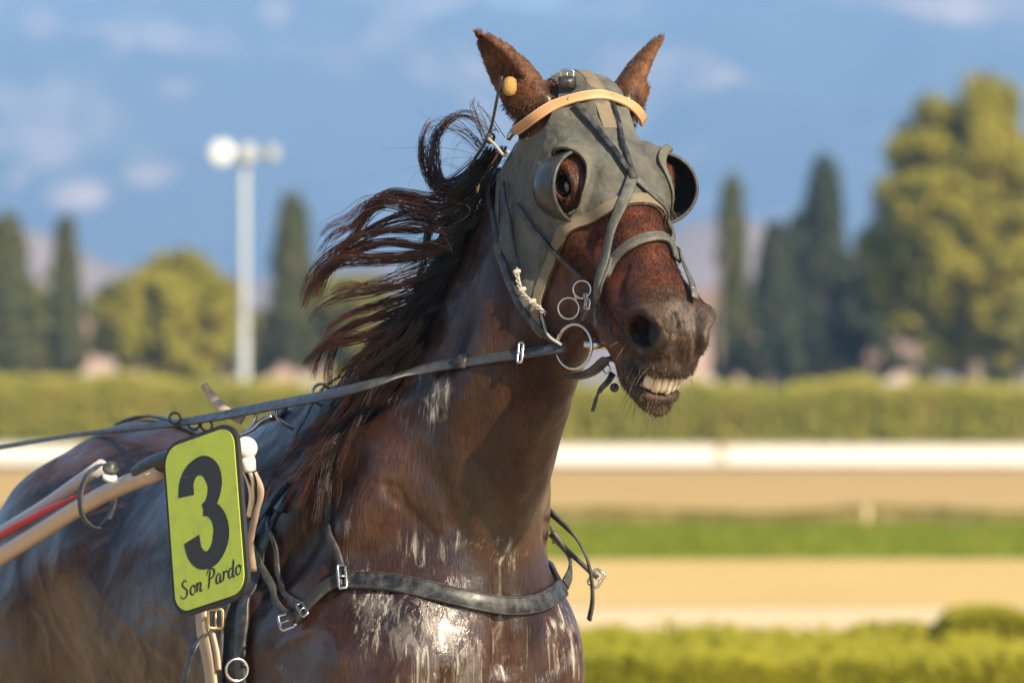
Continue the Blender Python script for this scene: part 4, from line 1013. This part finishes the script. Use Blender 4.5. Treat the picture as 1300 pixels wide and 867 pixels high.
# the digit: two bowls drawn as a wide stroke with flat ends
def stroke(path, wid, mb, h=.0053, th=.00025):
    P = np.array(path, float); m = len(P); asp = lv / lu; Q = P.copy(); Q[:, 1] *= asp
    T = np.gradient(Q, axis=0); T /= np.linalg.norm(T, axis=1)[:, None] + 1e-9; Nn = np.stack([-T[:, 1], T[:, 0]], 1); wid = np.broadcast_to(np.asarray(wid, float), (m,))[:, None] / 2
    A, B = Q + Nn * wid, Q - Nn * wid; A[:, 1] /= asp; B[:, 1] /= asp
    V = [plate_pt(*q, h) for q in A] + [plate_pt(*q, h) for q in B] + [plate_pt(*q, h + th) for q in A] + [plate_pt(*q, h + th) for q in B]
    F = []
    for i in range(m - 1): F += [(2*m+i, 2*m+i+1, 3*m+i+1, 3*m+i), (i, i+1, 2*m+i+1, 2*m+i), (m+i, 3*m+i, 3*m+i+1, m+i+1), (i, m+i, m+i+1, i+1)]
    F += [(0, 2*m, 3*m, m), (m-1, 2*m-1, 4*m-1, 3*m-1)]
    mb.add(V, F)
def bez(pts, n=40): 
    q = np.array([[x, y, 0] for x, y in pts]); return catmull(q, n)[:, :2]
mb = MB()
stroke(bez([(.285, .335), (.30, .265), (.36, .215), (.46, .190), (.56, .200), (.64, .245), (.675, .31), (.65, .375), (.585, .425), (.50, .445)]), np.interp(np.linspace(0, 1, 40), [0, .3, .6, 1], [.215, .165, .215, .12]), mb)
stroke(bez([(.50, .440), (.60, .455), (.68, .505), (.715, .575), (.69, .650), (.62, .705), (.52, .730), (.42, .715), (.345, .665), (.315, .585)]), np.interp(np.linspace(0, 1, 40), [0, .4, .7, 1], [.12, .22, .165, .215]), mb, .0054)
mb.build('digit', m_ink, plate, False)
# hand-lettered name in a slanting brush script
LET = {'S': [[(.62, .12), (.50, .02), (.28, .06), (.22, .22), (.40, .42), (.58, .60), (.54, .86), (.30, 1.), (.06, .90), (.02, .74)]],
 'o': [[(.36, .46), (.14, .56), (.06, .80), (.16, .99), (.34, .97), (.48, .76), (.44, .52), (.34, .46), (.44, .60), (.62, .56)]],
 'n': [[(.02, .54), (.12, .48), (.14, .60), (.06, 1.)], [(.10, .76), (.28, .50), (.42, .50), (.42, .66), (.36, .92), (.44, 1.), (.58, .90)]],
 'P': [[(.36, .06), (.28, .40), (.20, .80), (.10, 1.06)], [(.04, .30), (.16, .06), (.46, -.02), (.70, .10), (.68, .34), (.46, .52), (.28, .50)]],
 'a': [[(.46, .52), (.28, .46), (.08, .66), (.06, .90), (.18, 1.), (.34, .88), (.46, .54)], [(.46, .54), (.40, .84), (.44, .98), (.60, .88)]],
 'r': [[(.04, .54), (.14, .48), (.14, .64), (.06, 1.)], [(.12, .72), (.28, .50), (.42, .52), (.44, .60)]],
 'd': [[(.44, .54), (.26, .46), (.08, .66), (.06, .90), (.18, 1.), (.36, .84), (.46, .52), (.58, .0)], [(.58, .0), (.46, .60), (.42, .92), (.50, 1.), (.62, .90)]]}
mb = MB(); x = .115
for ch, adv, sc_ in (('S', .125, 1.), ('o', .085, 1), ('n', .092, 1), (' ', .055, 1), ('P', .118, 1.), ('a', .092, 1), ('r', .075, 1), ('d', .098, 1), ('o', .08, 1)):
    for k, st in enumerate(LET.get(ch, [])):
        hh = .098; Q = [(x + q[0] * .155 - 0 * .02, .835 + (q[1] - .5) * hh + (x - .5) * -.045) for q in st]
        P = bez(Q, 26); d = np.gradient(P, axis=0); wv = .013 + .016 * np.clip(d[:, 1] / (np.abs(d).sum(1) + 1e-6), 0, 1); wv *= np.interp(np.linspace(0, 1, 26), [0, .12, .85, 1], [.6, 1, 1, .5])
        stroke(P, wv, mb, .0053 + .0001 * k)
    x += adv
mb.build('lettering', m_ink, plate, False)
# bracket that carries the plate
MB().tube(np.array([plate_pt(.62, .20, -.006), plate_pt(.66, .16, -.03), at(255, 585, 10.26)]), .005, 8).build('bracket', m_steel, plate)

# ------------------------------------------------------------------ the place: ground, track, hedges, trees, hills
def gx(px_, D): return (px_ - 650) / FPX * D
def sheet(name, D0, D1, z, mat, nx=2, ny=2, X=None, wob=0.):
    X = X or (-60, 60); V = []; F = []
    for j in range(ny + 1):
        for i in range(nx + 1):
            x = X[0] + (X[1] - X[0]) * i / nx; D = D0 + (D1 - D0) * j / ny
            if wob and j in (0, ny): D += wob * mnoise.noise(Vector((x * .35, D, 0)))
            V.append((x, D + CAMY, z))
    for j in range(ny):
        for i in range(nx): a = j * (nx+1) + i; F.append((a, a+1, a+nx+2, a+nx+1))
    return tag(mesh_obj(name, V, F, mat), kind='structure')
def earth(name, c0, c1, sc, rough=.95, c2=None):
    m = material(name, c0, rough, .2); n = NT(m); co = n.coord()
    col = n.mix(n.ramp(n.noise(co, sc, 6, .65), [(.35, 0.), (.68, 1.)]), c0, c1)
    if c2: col = n.mix(n.ramp(n.noise(n.coord((.25, 3, 1)), 1.2, 5, .6), [(.5, 0.), (.72, 1.)]), col, c2)
    n.out('Base Color', col); n.out('Normal', n.bump(n.noise(co, sc * 12, 5, .7), .6, .03)); return m
m_ground = earth('dry_field', (.11, .10, .045), (.20, .17, .085), .35)
m_sand = earth('track_sand', (.52, .34, .125), (.60, .41, .165), .6, .95, (.48, .31, .115)); m_sand2 = earth('raked_sand', (.64, .44, .155), (.72, .51, .20), .6, .95, (.58, .39, .14)); m_path = earth('pale_path', (.80, .62, .36), (.72, .55, .31), .8)
m_grass = earth('grass_turf', (.15, .20, .006), (.22, .255, .012), 1.3)
gs = 30000
tag(mesh_obj('ground', [(-gs, -300, 0), (gs, -300, 0), (gs, gs, 0), (-gs, gs, 0)], [(0, 1, 2, 3)], m_ground, smooth=False), kind='structure')
sheet('race_track', -20, 30.5, .004, earth('near_sand', (.40, .30, .18), (.48, .37, .23), .9), X=(-200, 200))
sheet('path', 33, 42.6, .004, m_path, 60, 2, wob=.25)
sheet('sand_track', 42.6, 55.4, .008, m_sand2, 60, 2, wob=.15)
sheet('grass_verge', 54.6, 70, .012, m_grass, 80, 2, wob=.5)
sheet('outer_track', 69.5, 121, .004, m_sand, 2, 2)

def leaf_mesh(P, size, N=None, asp=.55):
    n = len(P); A = rng.normal(size=(n, 3)); 
    if N is not None: A = A + N
    A /= np.linalg.norm(A, axis=1)[:, None]; B = np.cross(A, rng.normal(size=(n, 3))); B /= np.linalg.norm(B, axis=1)[:, None] + 1e-9; C = np.cross(A, B)
    s = (np.asarray(size) * rng.uniform(.6, 1.3, n))[:, None]
    V = np.stack([P - B * s, P + C * s * asp + A * s * .15, P + B * s, P - C * s * asp + A * s * .15], 1).reshape(-1, 3)
    return V, np.arange(4 * n).reshape(n, 4)
def foliage_mat(name, c0, c1, c2):
    m = material(name, c0, .6, .3); n = NT(m); g = n.n('NewGeometry').outputs['Random Per Island']
    col = n.mix(n.ramp(g, [(.1, 0.), (.9, 1.)]), c0, c1); col = n.mix(n.ramp(n.noise(n.coord(), .9, 3), [(.4, 0.), (.7, 1.)]), col, c2)
    n.out('Base Color', col); n.b.inputs['Subsurface Weight'].default_value = 0.
    # thin leaves let some light through
    t = n.n('BsdfTranslucent'); n.t.links.new(col, t.inputs[0]); mx = n.n('MixShader'); mx.inputs[0].default_value = .28
    out = n.t.nodes['Material Output']; n.t.links.new(n.b.outputs[0], mx.inputs[1]); n.t.links.new(t.outputs[0], mx.inputs[2]); n.t.links.new(mx.outputs[0], out.inputs[0]); return m
f_dark = foliage_mat('dark_needles', (.026, .042, .022), (.048, .064, .028), (.060, .070, .030))
f_cyp = foliage_mat('cypress_green', (.055, .072, .022), (.095, .105, .028), (.120, .115, .030))
f_yel = foliage_mat('yellow_green_leaves', (.22, .22, .014), (.33, .30, .022), (.37, .30, .030))
f_mid = foliage_mat('mid_green_leaves', (.13, .15, .020), (.21, .20, .026), (.26, .21, .034))
f_hedge = foliage_mat('hedge_leaves', (.22, .24, .022), (.33, .32, .036), (.37, .31, .052))
f_box = foliage_mat('box_leaves', (.17, .18, .004), (.26, .25, .006), (.30, .27, .009))
m_bark = earth('bark', (.20, .15, .10), (.30, .24, .18), 3.)
def clumps(env, n_cl, per, cl_r, flat_=1.):
    """env(k) -> n random centres inside the crown; leaves in balls round them"""
    C = env(n_cl); k = rng.integers(0, n_cl, n_cl * per); d = rng.normal(size=(len(k), 3)); d /= np.linalg.norm(d, axis=1)[:, None]
    r = cl_r * rng.uniform(.35, 1.05, (len(k), 1)) ** .6; o = d * r; o[:, 2] *= flat_; return C[k] + o, d
def limb(mb, a, b, ra, rb): mb.tube(even(np.array([a, (np.array(a) + b) / 2 + rng.normal(0, .04 * np.linalg.norm(np.array(b) - a), 3), b]), 6), np.linspace(ra, rb, 6), 7)
def tree(name, label, px_, top, hwpx, D, kind, mat, bot=None, group='trees beyond the track', n_cl=70, per=70, cat='tree', leaf=.145):
    x = gx(px_, D); H = CAMZ + (HOR - top) * D / FPX; rad = hwpx * D / FPX; y = D + CAMY
    zb = CAMZ + (HOR - bot) * D / FPX if bot else .5
    root = empty(name, (x, y, 0), label, cat, group); mb = MB()
    if kind == 'cone':
        limb(mb, (x, y, -.1), (x, y, H * .95), rad * .09 + .06, .03)
        def env(n):
            t = rng.random(n) ** .75; r = rad * (1 - t) ** .8 * np.minimum(1, (t + .03) * 9) * rng.uniform(.45, 1., n) ** .5; a = rng.uniform(0, 6.283, n)
            return np.stack([x + r * np.cos(a), y + r * np.sin(a), zb + (H - zb) * t], 1)
        P, N = clumps(env, n_cl, per, rad * .34 + .1, 1.5)
    else:
        hs = H - zb; c = np.array([x, y, zb + hs * .5])
        limb(mb, (x, y, -.1), (x, y, zb + hs * .25), .10 + rad * .06, .07 + rad * .04)
        lob = []; r2 = np.random.default_rng(int(px_ * 7 + top))
        for k in range(15):          # lobes spread evenly over the crown, jittered
            zt_ = 1 - 2 * (k + .5) / 15; a0 = k * 2.4 + r2.uniform(-.4, .4); rr_ = math.sqrt(1 - zt_ * zt_) * r2.uniform(.5, .66)
            lob.append((c + np.array([math.cos(a0) * rr_ * rad, math.sin(a0) * rr_ * rad, zt_ * .30 * hs + r2.uniform(-.04, .04) * hs]), r2.uniform(.30, .44)))
        for q, s in lob: limb(mb, (x, y, zb + hs * .2), q, .05 + rad * .02, .02)
        def env(n):
            k = rng.integers(0, len(lob), n); d = rng.normal(size=(n, 3)); d /= np.linalg.norm(d, axis=1)[:, None]; s = np.array([l[1] for l in lob])[k][:, None]; q = np.array([l[0] for l in lob])[k]
            p = q + d * np.array([rad, rad, hs * .5]) * s * rng.uniform(.5, 1., (n, 1)) ** .5
            e = (p - c) / np.array([rad, rad, hs * .52]); L = np.linalg.norm(e, axis=1)[:, None]; return c + (p - c) / np.maximum(1, L)
        P, N = clumps(env, n_cl, per, rad * .17 + .08, .8)
    mb.build('trunk', m_bark, root)
    P[:, 2] = np.maximum(P[:, 2], .1)
    V, F = leaf_mesh(P, leaf * D / 160, N * 3.2 + np.array([.6, -.8, .8])); mesh_obj('crown', V, F, mat, root, False); return root
tree('pine_tree', 'dark evergreen tree at the far left edge beside the slim cypress', 8, 292, 48, 170, 'cone', f_cyp, 480, n_cl=80)
tree('cypress_tree', 'slim dark cypress on the left between evergreen and yellow tree', 84, 283, 21, 180, 'cone', f_cyp, 485, n_cl=80)
tree('broadleaf_tree', 'rounded yellow-green tree left of the floodlight mast', 222, 318, 82, 158, 'round', f_yel, 486, n_cl=150, per=100)
tree('broadleaf_tree', 'dark green tree close behind the left side of the yellow tree', 152, 348, 40, 172, 'round', f_mid, 478)
tree('conifer_tree', 'grey-green conifer just right of the floodlight mast', 372, 264, 38, 172, 'cone', f_cyp, 480, n_cl=80)
tree('broadleaf_tree', 'pale green tree seen through the blowing mane', 455, 330, 62, 165, 'round', f_mid, 485)
tree('broadleaf_tree', 'low dull green tree directly behind the floodlight mast', 318, 395, 44, 190, 'round', f_mid, 482)
tree('broadleaf_tree', 'loose green tree between the far left evergreen and the slim cypress', 48, 345, 40, 186, 'round', f_mid, 484)
tree('broadleaf_tree', 'light green tree between the yellow tree and the mast', 288, 350, 34, 182, 'round', f_mid, 484)
tree('broadleaf_tree', 'light green tree between the conifer and the mane', 408, 345, 44, 188, 'round', f_yel, 484)
tree('cypress_tree', 'slender cypress right of the muzzle of the horse', 930, 236, 24, 165, 'cone', f_cyp, 488, n_cl=90)
tree('conifer_tree', 'tall dark conifer with pointed top among the dark trees', 1046, 220, 44, 176, 'cone', f_dark, 488, n_cl=90)
tree('conifer_tree', 'shorter dark conifer beside the slender cypress', 984, 300, 36, 172, 'cone', f_dark, 488)
tree('conifer_tree', 'small dark conifer between cypress and shorter conifer', 1015, 285, 26, 181, 'cone', f_dark, 488)
tree('broadleaf_tree', 'broad dark green tree in front of the big tree', 1112, 290, 66, 160, 'round', f_dark, 484, n_cl=110)
tree('broadleaf_tree', 'huge sunlit yellow-green tree towering at the right edge', 1222, 86, 132, 150, 'round', f_yel, 470, n_cl=330, per=110)
tree('broadleaf_tree', 'mid green tree low at the right edge below the huge one', 1290, 370, 44, 146, 'round', f_mid, 484)
for k, (px_, tp, hw_, wh_) in enumerate([(-30, 380, 50, 'at the left edge'), (45, 372, 44, 'left of the slim cypress'), (122, 362, 40, 'right of the slim cypress'), (285, 368, 46, 'left of the mast'), (335, 378, 40, 'right of the mast'), (415, 352, 50, 'beside the mane'), (500, 400, 50, 'behind the neck'), (880, 400, 44, 'just right of the muzzle'), (955, 372, 40, 'right of the slender cypress'), (1070, 360, 50, 'among the dark conifers'), (1160, 380, 50, 'left of the trunk of the huge tree'), (1240, 410, 50, 'below the huge tree')]):
    tree('distant_tree', 'low hazy tree ' + wh_ + ' in the distant tree line', px_, tp, hw_, 205 + k % 3 * 6, 'round', (f_mid, f_cyp, f_yel)[k % 3] if k < 7 else (f_cyp, f_dark)[k % 2], 492, 'low distant trees', 110, 60, leaf=.13)

# hedges
def hedge(name, label, D0, D1, X0, X1, hfun, mat, per_m3, leaf, seed=0, cat='hedge'):
    L = X1 - X0; n = int(per_m3); x = rng.uniform(X0, X1, n); D = rng.uniform(D0, D1, n)
    h = np.array([hfun(a, b) for a, b in zip(x, D)]); t = np.where(rng.random(n) < .5, rng.uniform(.80, 1., n), rng.random(n)); z = .03 + h * t
    D = np.where(rng.random(n) < .55, D0 + (D1 - D0) * .25 * rng.random(n) ** 2, D)
    P = np.stack([x, D + CAMY, z], 1); V, F = leaf_mesh(P, leaf, np.tile([1.4, -2.6, 2.2], (n, 1)))
    root = empty(name, ((X0+X1)/2, (D0+D1)/2 + CAMY, 0), label, cat); mesh_obj('foliage', V, F, mat, root, False)
    mb = MB()
    for q in np.arange(X0 + .3, X1, max(.6, L / 40)):
        hh = hfun(q, (D0 + D1) / 2); limb(mb, (q, (D0+D1)/2 + CAMY, -.02), (q + rng.normal(0, .1), (D0+D1)/2 + CAMY, hh * .7), .02 + hh * .012, .008)
    tag(mb.build('stems', m_bark, root), kind='stuff'); return root
nz = lambda x, y, s=1.: mnoise.noise(Vector((x * s, y * s, 1.7)))
hedge('tall_hedge', 'tall sunlit hedge running behind the white rail', 124, 132, -14, 14, lambda x, D: 1.58 + .36 * nz(x, D, 1.1) + .30 * nz(x, D, .3) + .22 * max(0, -x / 9), f_hedge, 80000, .11)
hedge('low_hedge', 'low dark clipped hedge along the far edge of the grass verge', 69.3, 70.2, -9, 9, lambda x, D: .16 + .08 * nz(x, 0, .8), f_mid, 9000, .035)
hedge('box_hedge', 'low yellow-green clipped hedge at the bottom right beside the horse', 28.5, 33, -2.2, 4.2, lambda x, D: .205 + .09 * nz(x, D, 2.2) + .07 * nz(x, D, 5.), f_box, 70000, .036)
hedge('round_shrub', 'rounded yellow-green shrub rising from the hedge at the right edge', 31.0, 32.0, gx(1195, 31.5), gx(1310, 31.5), lambda x, D: .30 + .09 * math.sqrt(max(0, 1 - ((x - gx(1255, 31.5)) / .26) ** 2)), f_box, 7000, .022, cat='shrub')
# grass blades
n = 26000; P = np.stack([rng.uniform(-7, 8, n), rng.uniform(54.6, 69.6, n) + CAMY, np.full(n, .012)], 1)
h = rng.uniform(.03, .09, n)[:, None]; wv = rng.normal(0, .03, (n, 3)); wv[:, 2] = 0; d = rng.normal(0, 1, (n, 3)); d[:, 2] = 0; d /= np.linalg.norm(d, axis=1)[:, None]
V = np.stack([P - d * .012, P + d * .012, P + wv + np.array([0, 0, 1]) * h], 1).reshape(-1, 3)
tag(mesh_obj('grass', V, np.arange(3 * n).reshape(n, 3), foliage_mat('grass_blade', (.15, .20, .006), (.22, .26, .012), (.25, .26, .015)), smooth=False), 'short green grass growing on the verge between the tracks', 'grass', kind='stuff')
# white rail
m_rail = material('white_paint', (.80, .79, .77), .5); nn = NT(m_rail); nn.out('Base Color', nn.mix(nn.math('MULTIPLY', nn.ramp(nn.noise(nn.coord((.6, 1, 6)), 1, 5), [(.5, 0.), (.8, 1.)]), .3), (.80, .79, .77), (.66, .63, .58)))
m_post = material('rail_post', (.50, .36, .26), .8)
rail = empty('white_rail', (0, 120 + CAMY, 0), 'long low white board rail along the far side of the track', 'rail')
def rD(x): return 120.6 - x * .12
jx = gx(915, 120); pl_ = 6.75
for k in range(-4, 4):
    xa, xb = jx + k * pl_ + .08, jx + (k + 1) * pl_ - .08; A = np.array([xa, rD(xa) + CAMY, .30]); B = np.array([xb, rD(xb) + CAMY, .30]); c = (A + B) / 2; d = (B - A) / 2; nrm = np.array([d[1], -d[0], 0]); nrm /= np.linalg.norm(nrm)
    MB().box(c, d, nrm * .025, (0, 0, .195)).build('rail_panel', m_rail, rail, False)
    MB().box(c + np.array([0, 0, .212]), d * 1.01, nrm * .06, (0, 0, .014)).build('top_cap', m_rail, rail, False)
    xp = xa - .08; MB().box((xp, rD(xp) + CAMY + .05, .27), (.05, 0, 0), (0, .05, 0), (0, 0, .24)).build('post', m_post, rail, False)
mk = empty('marker_post', (gx(1097, 69), 69 + CAMY, 0), 'small pale marker post on the edge of the grass verge', 'post')
MB().lathe((gx(1097, 69), 68.6 + CAMY, 0), (0, 0, 1), [(0, .04), (.2, .035), (.21, .02)], 12).build('shaft', m_path, mk); MB().lathe((gx(1097, 69), 68.6 + CAMY, .21), (0, 0, 1), [(0, .042), (.03, .042), (.04, .02)], 12).build('cap', m_path, mk)
# floodlight mast
D = 142; x = gx(310, D); y = D + CAMY; zt = CAMZ + (HOR - 200) * D / FPX
m_mast = material('galvanised_mast', (.50, .53, .54), .45); m_lens = material('lamp_lens', (.85, .85, .80), .15); m_case = material('lamp_case', (.40, .41, .40), .5)
mast = empty('floodlight_mast', (x, y, 0), 'tall white floodlight mast standing behind the track on the left', 'light mast')
MB().lathe((x, y, 0), (0, 0, 1), [(0, .22), (.12, .22), (.13, .125), (zt * .5, .11), (zt, .095), (zt + .1, .06)], 20).build('pole', m_mast, mast)
MB().box((x, y - .05, zt), (.85, 0, 0), (0, .05, 0), (0, 0, .05)).build('crossbar', m_mast, mast, False)
for dx, fx, g_ in ((-.54, -.1, .95), (.08, .2, .7), (.62, 1.2, .6)):
    ax = np.array([fx, -1, .12]); ax /= np.linalg.norm(ax); c = np.array([x + dx, y - .15, zt + .08])
    l_ = MB().lathe(c + ax * -.18, ax, [(0, .10 * g_), (.06, .20 * g_), (.30, .33 * g_), (.36, .34 * g_), (.36, .31 * g_)], 20).build('floodlight', m_case if dx > -.3 else m_mast, mast)
    MB().lathe(c + ax * .17, ax, [(0, .31 * g_), (.012, .305 * g_), (.03, .2 * g_), (.036, .02)], 20).build('lens', m_lens if dx < 0 else m_case, l_)
# houses half hidden among the trees
m_wallA = earth('rose_plaster', (.50, .36, .30), (.56, .42, .36), 1.); m_wallB = earth('white_plaster', (.66, .62, .58), (.72, .69, .66), 1.); m_tile = earth('roof_tile', (.26, .17, .13), (.32, .22, .17), 2.); m_win = material('window_glass', (.05, .06, .07), .1); m_frame = material('window_frame', (.7, .7, .68), .5)
def house(px_, D, wd, h, wall, label):
    x = gx(px_, D); y = D + CAMY; r = empty('house', (x, y, 0), label, 'house')
    MB().box((x, y + 3, h / 2), (wd / 2, 0, 0), (0, 3, 0), (0, 0, h / 2)).build('wall', wall, r, False)
    V = [(x - wd/2 - .3, y - .3, h), (x + wd/2 + .3, y - .3, h), (x + wd/2 + .3, y + 6.3, h), (x - wd/2 - .3, y + 6.3, h), (x - wd/2 - .3, y + 3, h + 1.3), (x + wd/2 + .3, y + 3, h + 1.3)]
    rf = mesh_obj('roof', V, [(0, 1, 5, 4), (2, 3, 4, 5), (0, 4, 3), (1, 2, 5), (0, 3, 2, 1)], m_tile, r, False)
    MB().box((x + wd * .25, y + 3.6, h + 1.3), (.3, 0, 0), (0, .3, 0), (0, 0, .7)).build('chimney', wall, rf, False)
    for i, fx in enumerate((-.3, 0, .3)):
        for z in ([1.3, 3.9] if h > 4 else [1.4]):
            if fx == 0 and z < 2:
                MB().box((x, y - .03, 1.05), (.5, 0, 0), (0, .05, 0), (0, 0, 1.05)).build('door', m_post, r, False); continue
            f = MB().box((x + fx * wd, y - .02, z), (.55, 0, 0), (0, .05, 0), (0, 0, .65)).build('window', m_frame, r, False)
            for sx in (-1, 1): MB().box((x + fx * wd + sx * .26, y - .06, z), (.22, 0, 0), (0, .03, 0), (0, 0, .57)).build('pane', m_win, f, False)
house(975, 194, 6.5, 3.9, m_wallA, 'rose plastered house half hidden right of the slender cypress')
house(1085, 192, 4.0, 2.7, m_wallA, 'low rose house half hidden behind the broad dark tree')
house(112, 198, 4.5, 3.2, m_wallA, 'rose plastered house half hidden right of the slim cypress')
house(352, 196, 4.0, 2.8, m_wallA, 'small tiled house half hidden behind the floodlight mast')
# hills and mountains
def terrain(name, D0, D1, X0, X1, nx, ny, hf, mat):
    V = []; F = []
    for j in range(ny + 1):
        for i in range(nx + 1):
            x = X0 + (X1 - X0) * i / nx; D = D0 + (D1 - D0) * j / ny; V.append((x, D + CAMY, hf(x, D, j / ny)))
    for j in range(ny):
        for i in range(nx): a = j * (nx+1) + i; F.append((a, a+1, a+nx+2, a+nx+1))
    return tag(mesh_obj(name, V, F, mat), kind='structure')
def fr(x, y, sc, o=5): return mnoise.fractal(Vector((x / sc, y / sc, 3.3)), .9, 2.1, o)
def scrub(name, veg, rock, sc, lo, hi, wt):
    m = material(name, veg, .95, .1); n = NT(m); co = n.coord(); g = n.n('NewGeometry')
    k = n.math('ADD', n.noise(co, sc, 8, .62), n.math('MULTIPLY', n.noise(co, sc * 7, 5, .6), .25))
    n.out('Base Color', n.mix(n.ramp(k, [(lo, 0.), (hi, wt)]), veg, rock)); return m
hp = [(-400, 300), (0, 286), (60, 298), (130, 335), (250, 360), (420, 345), (600, 330), (760, 320), (870, 286), (930, 278), (990, 296), (1080, 330), (1300, 345), (1700, 320)]
def hillh(x, D, t):
    top = CAMZ + (HOR - np.interp(650 + x / 1400 * FPX, [p[0] for p in hp], [p[1] for p in hp])) * 1400 / FPX
    return max(-2, top * math.sin(min(1, t / .6) * math.pi / 2) * (1 if t < .6 else 1 - (t - .6)) + fr(x, D, 60) * 3 * t)
terrain('foothill', 1250, 1500, -160, 160, 120, 24, hillh, scrub('dry_scrub', (.14, .10, .065), (.34, .24, .17), .02, .45, .62, 1.))
def mth(x, D, t):
    r = 1 - abs(fr(x + 900, D, 420, 6)); return min(372, max(-5, 330 * (1 - (1 - min(t * 1.02, 1)) ** 1.5) + (r - .75) * 120 * min(1, t * 2.5) * (1.2 - .5 * t) + fr(x, D, 120, 4) * 16 * min(1, 3 * t)))
mtn = terrain('mountain', 3100, 4900, -1500, 1500, 240, 150, mth, scrub('mountain_side', (.055, .06, .045), (.62, .47, .36), .0042, .62, .78, .8))
mc = np.array([v.co[:] for v in mtn.data.vertices]); mx_, my_, _ = project(mc); cl = np.zeros(len(mc))
for x, y, rx, ry, am in [(98, 246, 40, 24, 1.), (195, 220, 48, 20, .8), (22, 226, 14, 18, .7), (225, 112, 44, 14, .55), (352, 15, 30, 26, .6), (1215, 8, 100, 26, .8), (900, 102, 50, 20, .7), (50, 30, 44, 40, .5), (150, 65, 30, 14, .5), (600, 90, 60, 30, .4), (1180, 150, 80, 30, .3)]:
    cl = np.maximum(cl, am * np.exp(-(((mx_ - x) / rx) ** 2 + ((my_ - y) / ry) ** 2)))
at_ = mtn.data.attributes.new('sunlit_cliff', 'FLOAT', 'POINT'); at_.data.foreach_set('value', cl.astype(np.float32))
n = NT(mtn.data.materials[0]); old = n.b.inputs['Base Color'].links[0].from_socket
n.out('Base Color', n.mix(n.ramp(n.math('MULTIPLY', n.attr('sunlit_cliff'), n.math('ADD', n.noise(n.coord(), .02, 6, .6), .45)), [(.25, 0.), (.7, 1.)]), old, (.88, .60, .38)))  # sunlit patches on the cliffs, their warm light painted into the slope colour
# the air between
hz = MB().box((0, 2600, 189), (2600, 0, 0), (0, 2900, 0), (0, 0, 191)).build('haze', None, None, False); tag(hz, 'blue haze in the air before the mountains', 'haze', kind='stuff')
mh = bpy.data.materials.new('haze_air'); mh.use_nodes = True; t_ = mh.node_tree; t_.nodes.clear()
o_ = t_.nodes.new('ShaderNodeOutputMaterial'); v_ = t_.nodes.new('ShaderNodeVolumePrincipled'); v_.inputs['Color'].default_value = (.30, .55, 1., 1); v_.inputs['Density'].default_value = 4.6e-4; v_.inputs['Anisotropy'].default_value = -.15
t_.links.new(v_.outputs[0], o_.inputs['Volume']); hz.data.materials.append(mh)
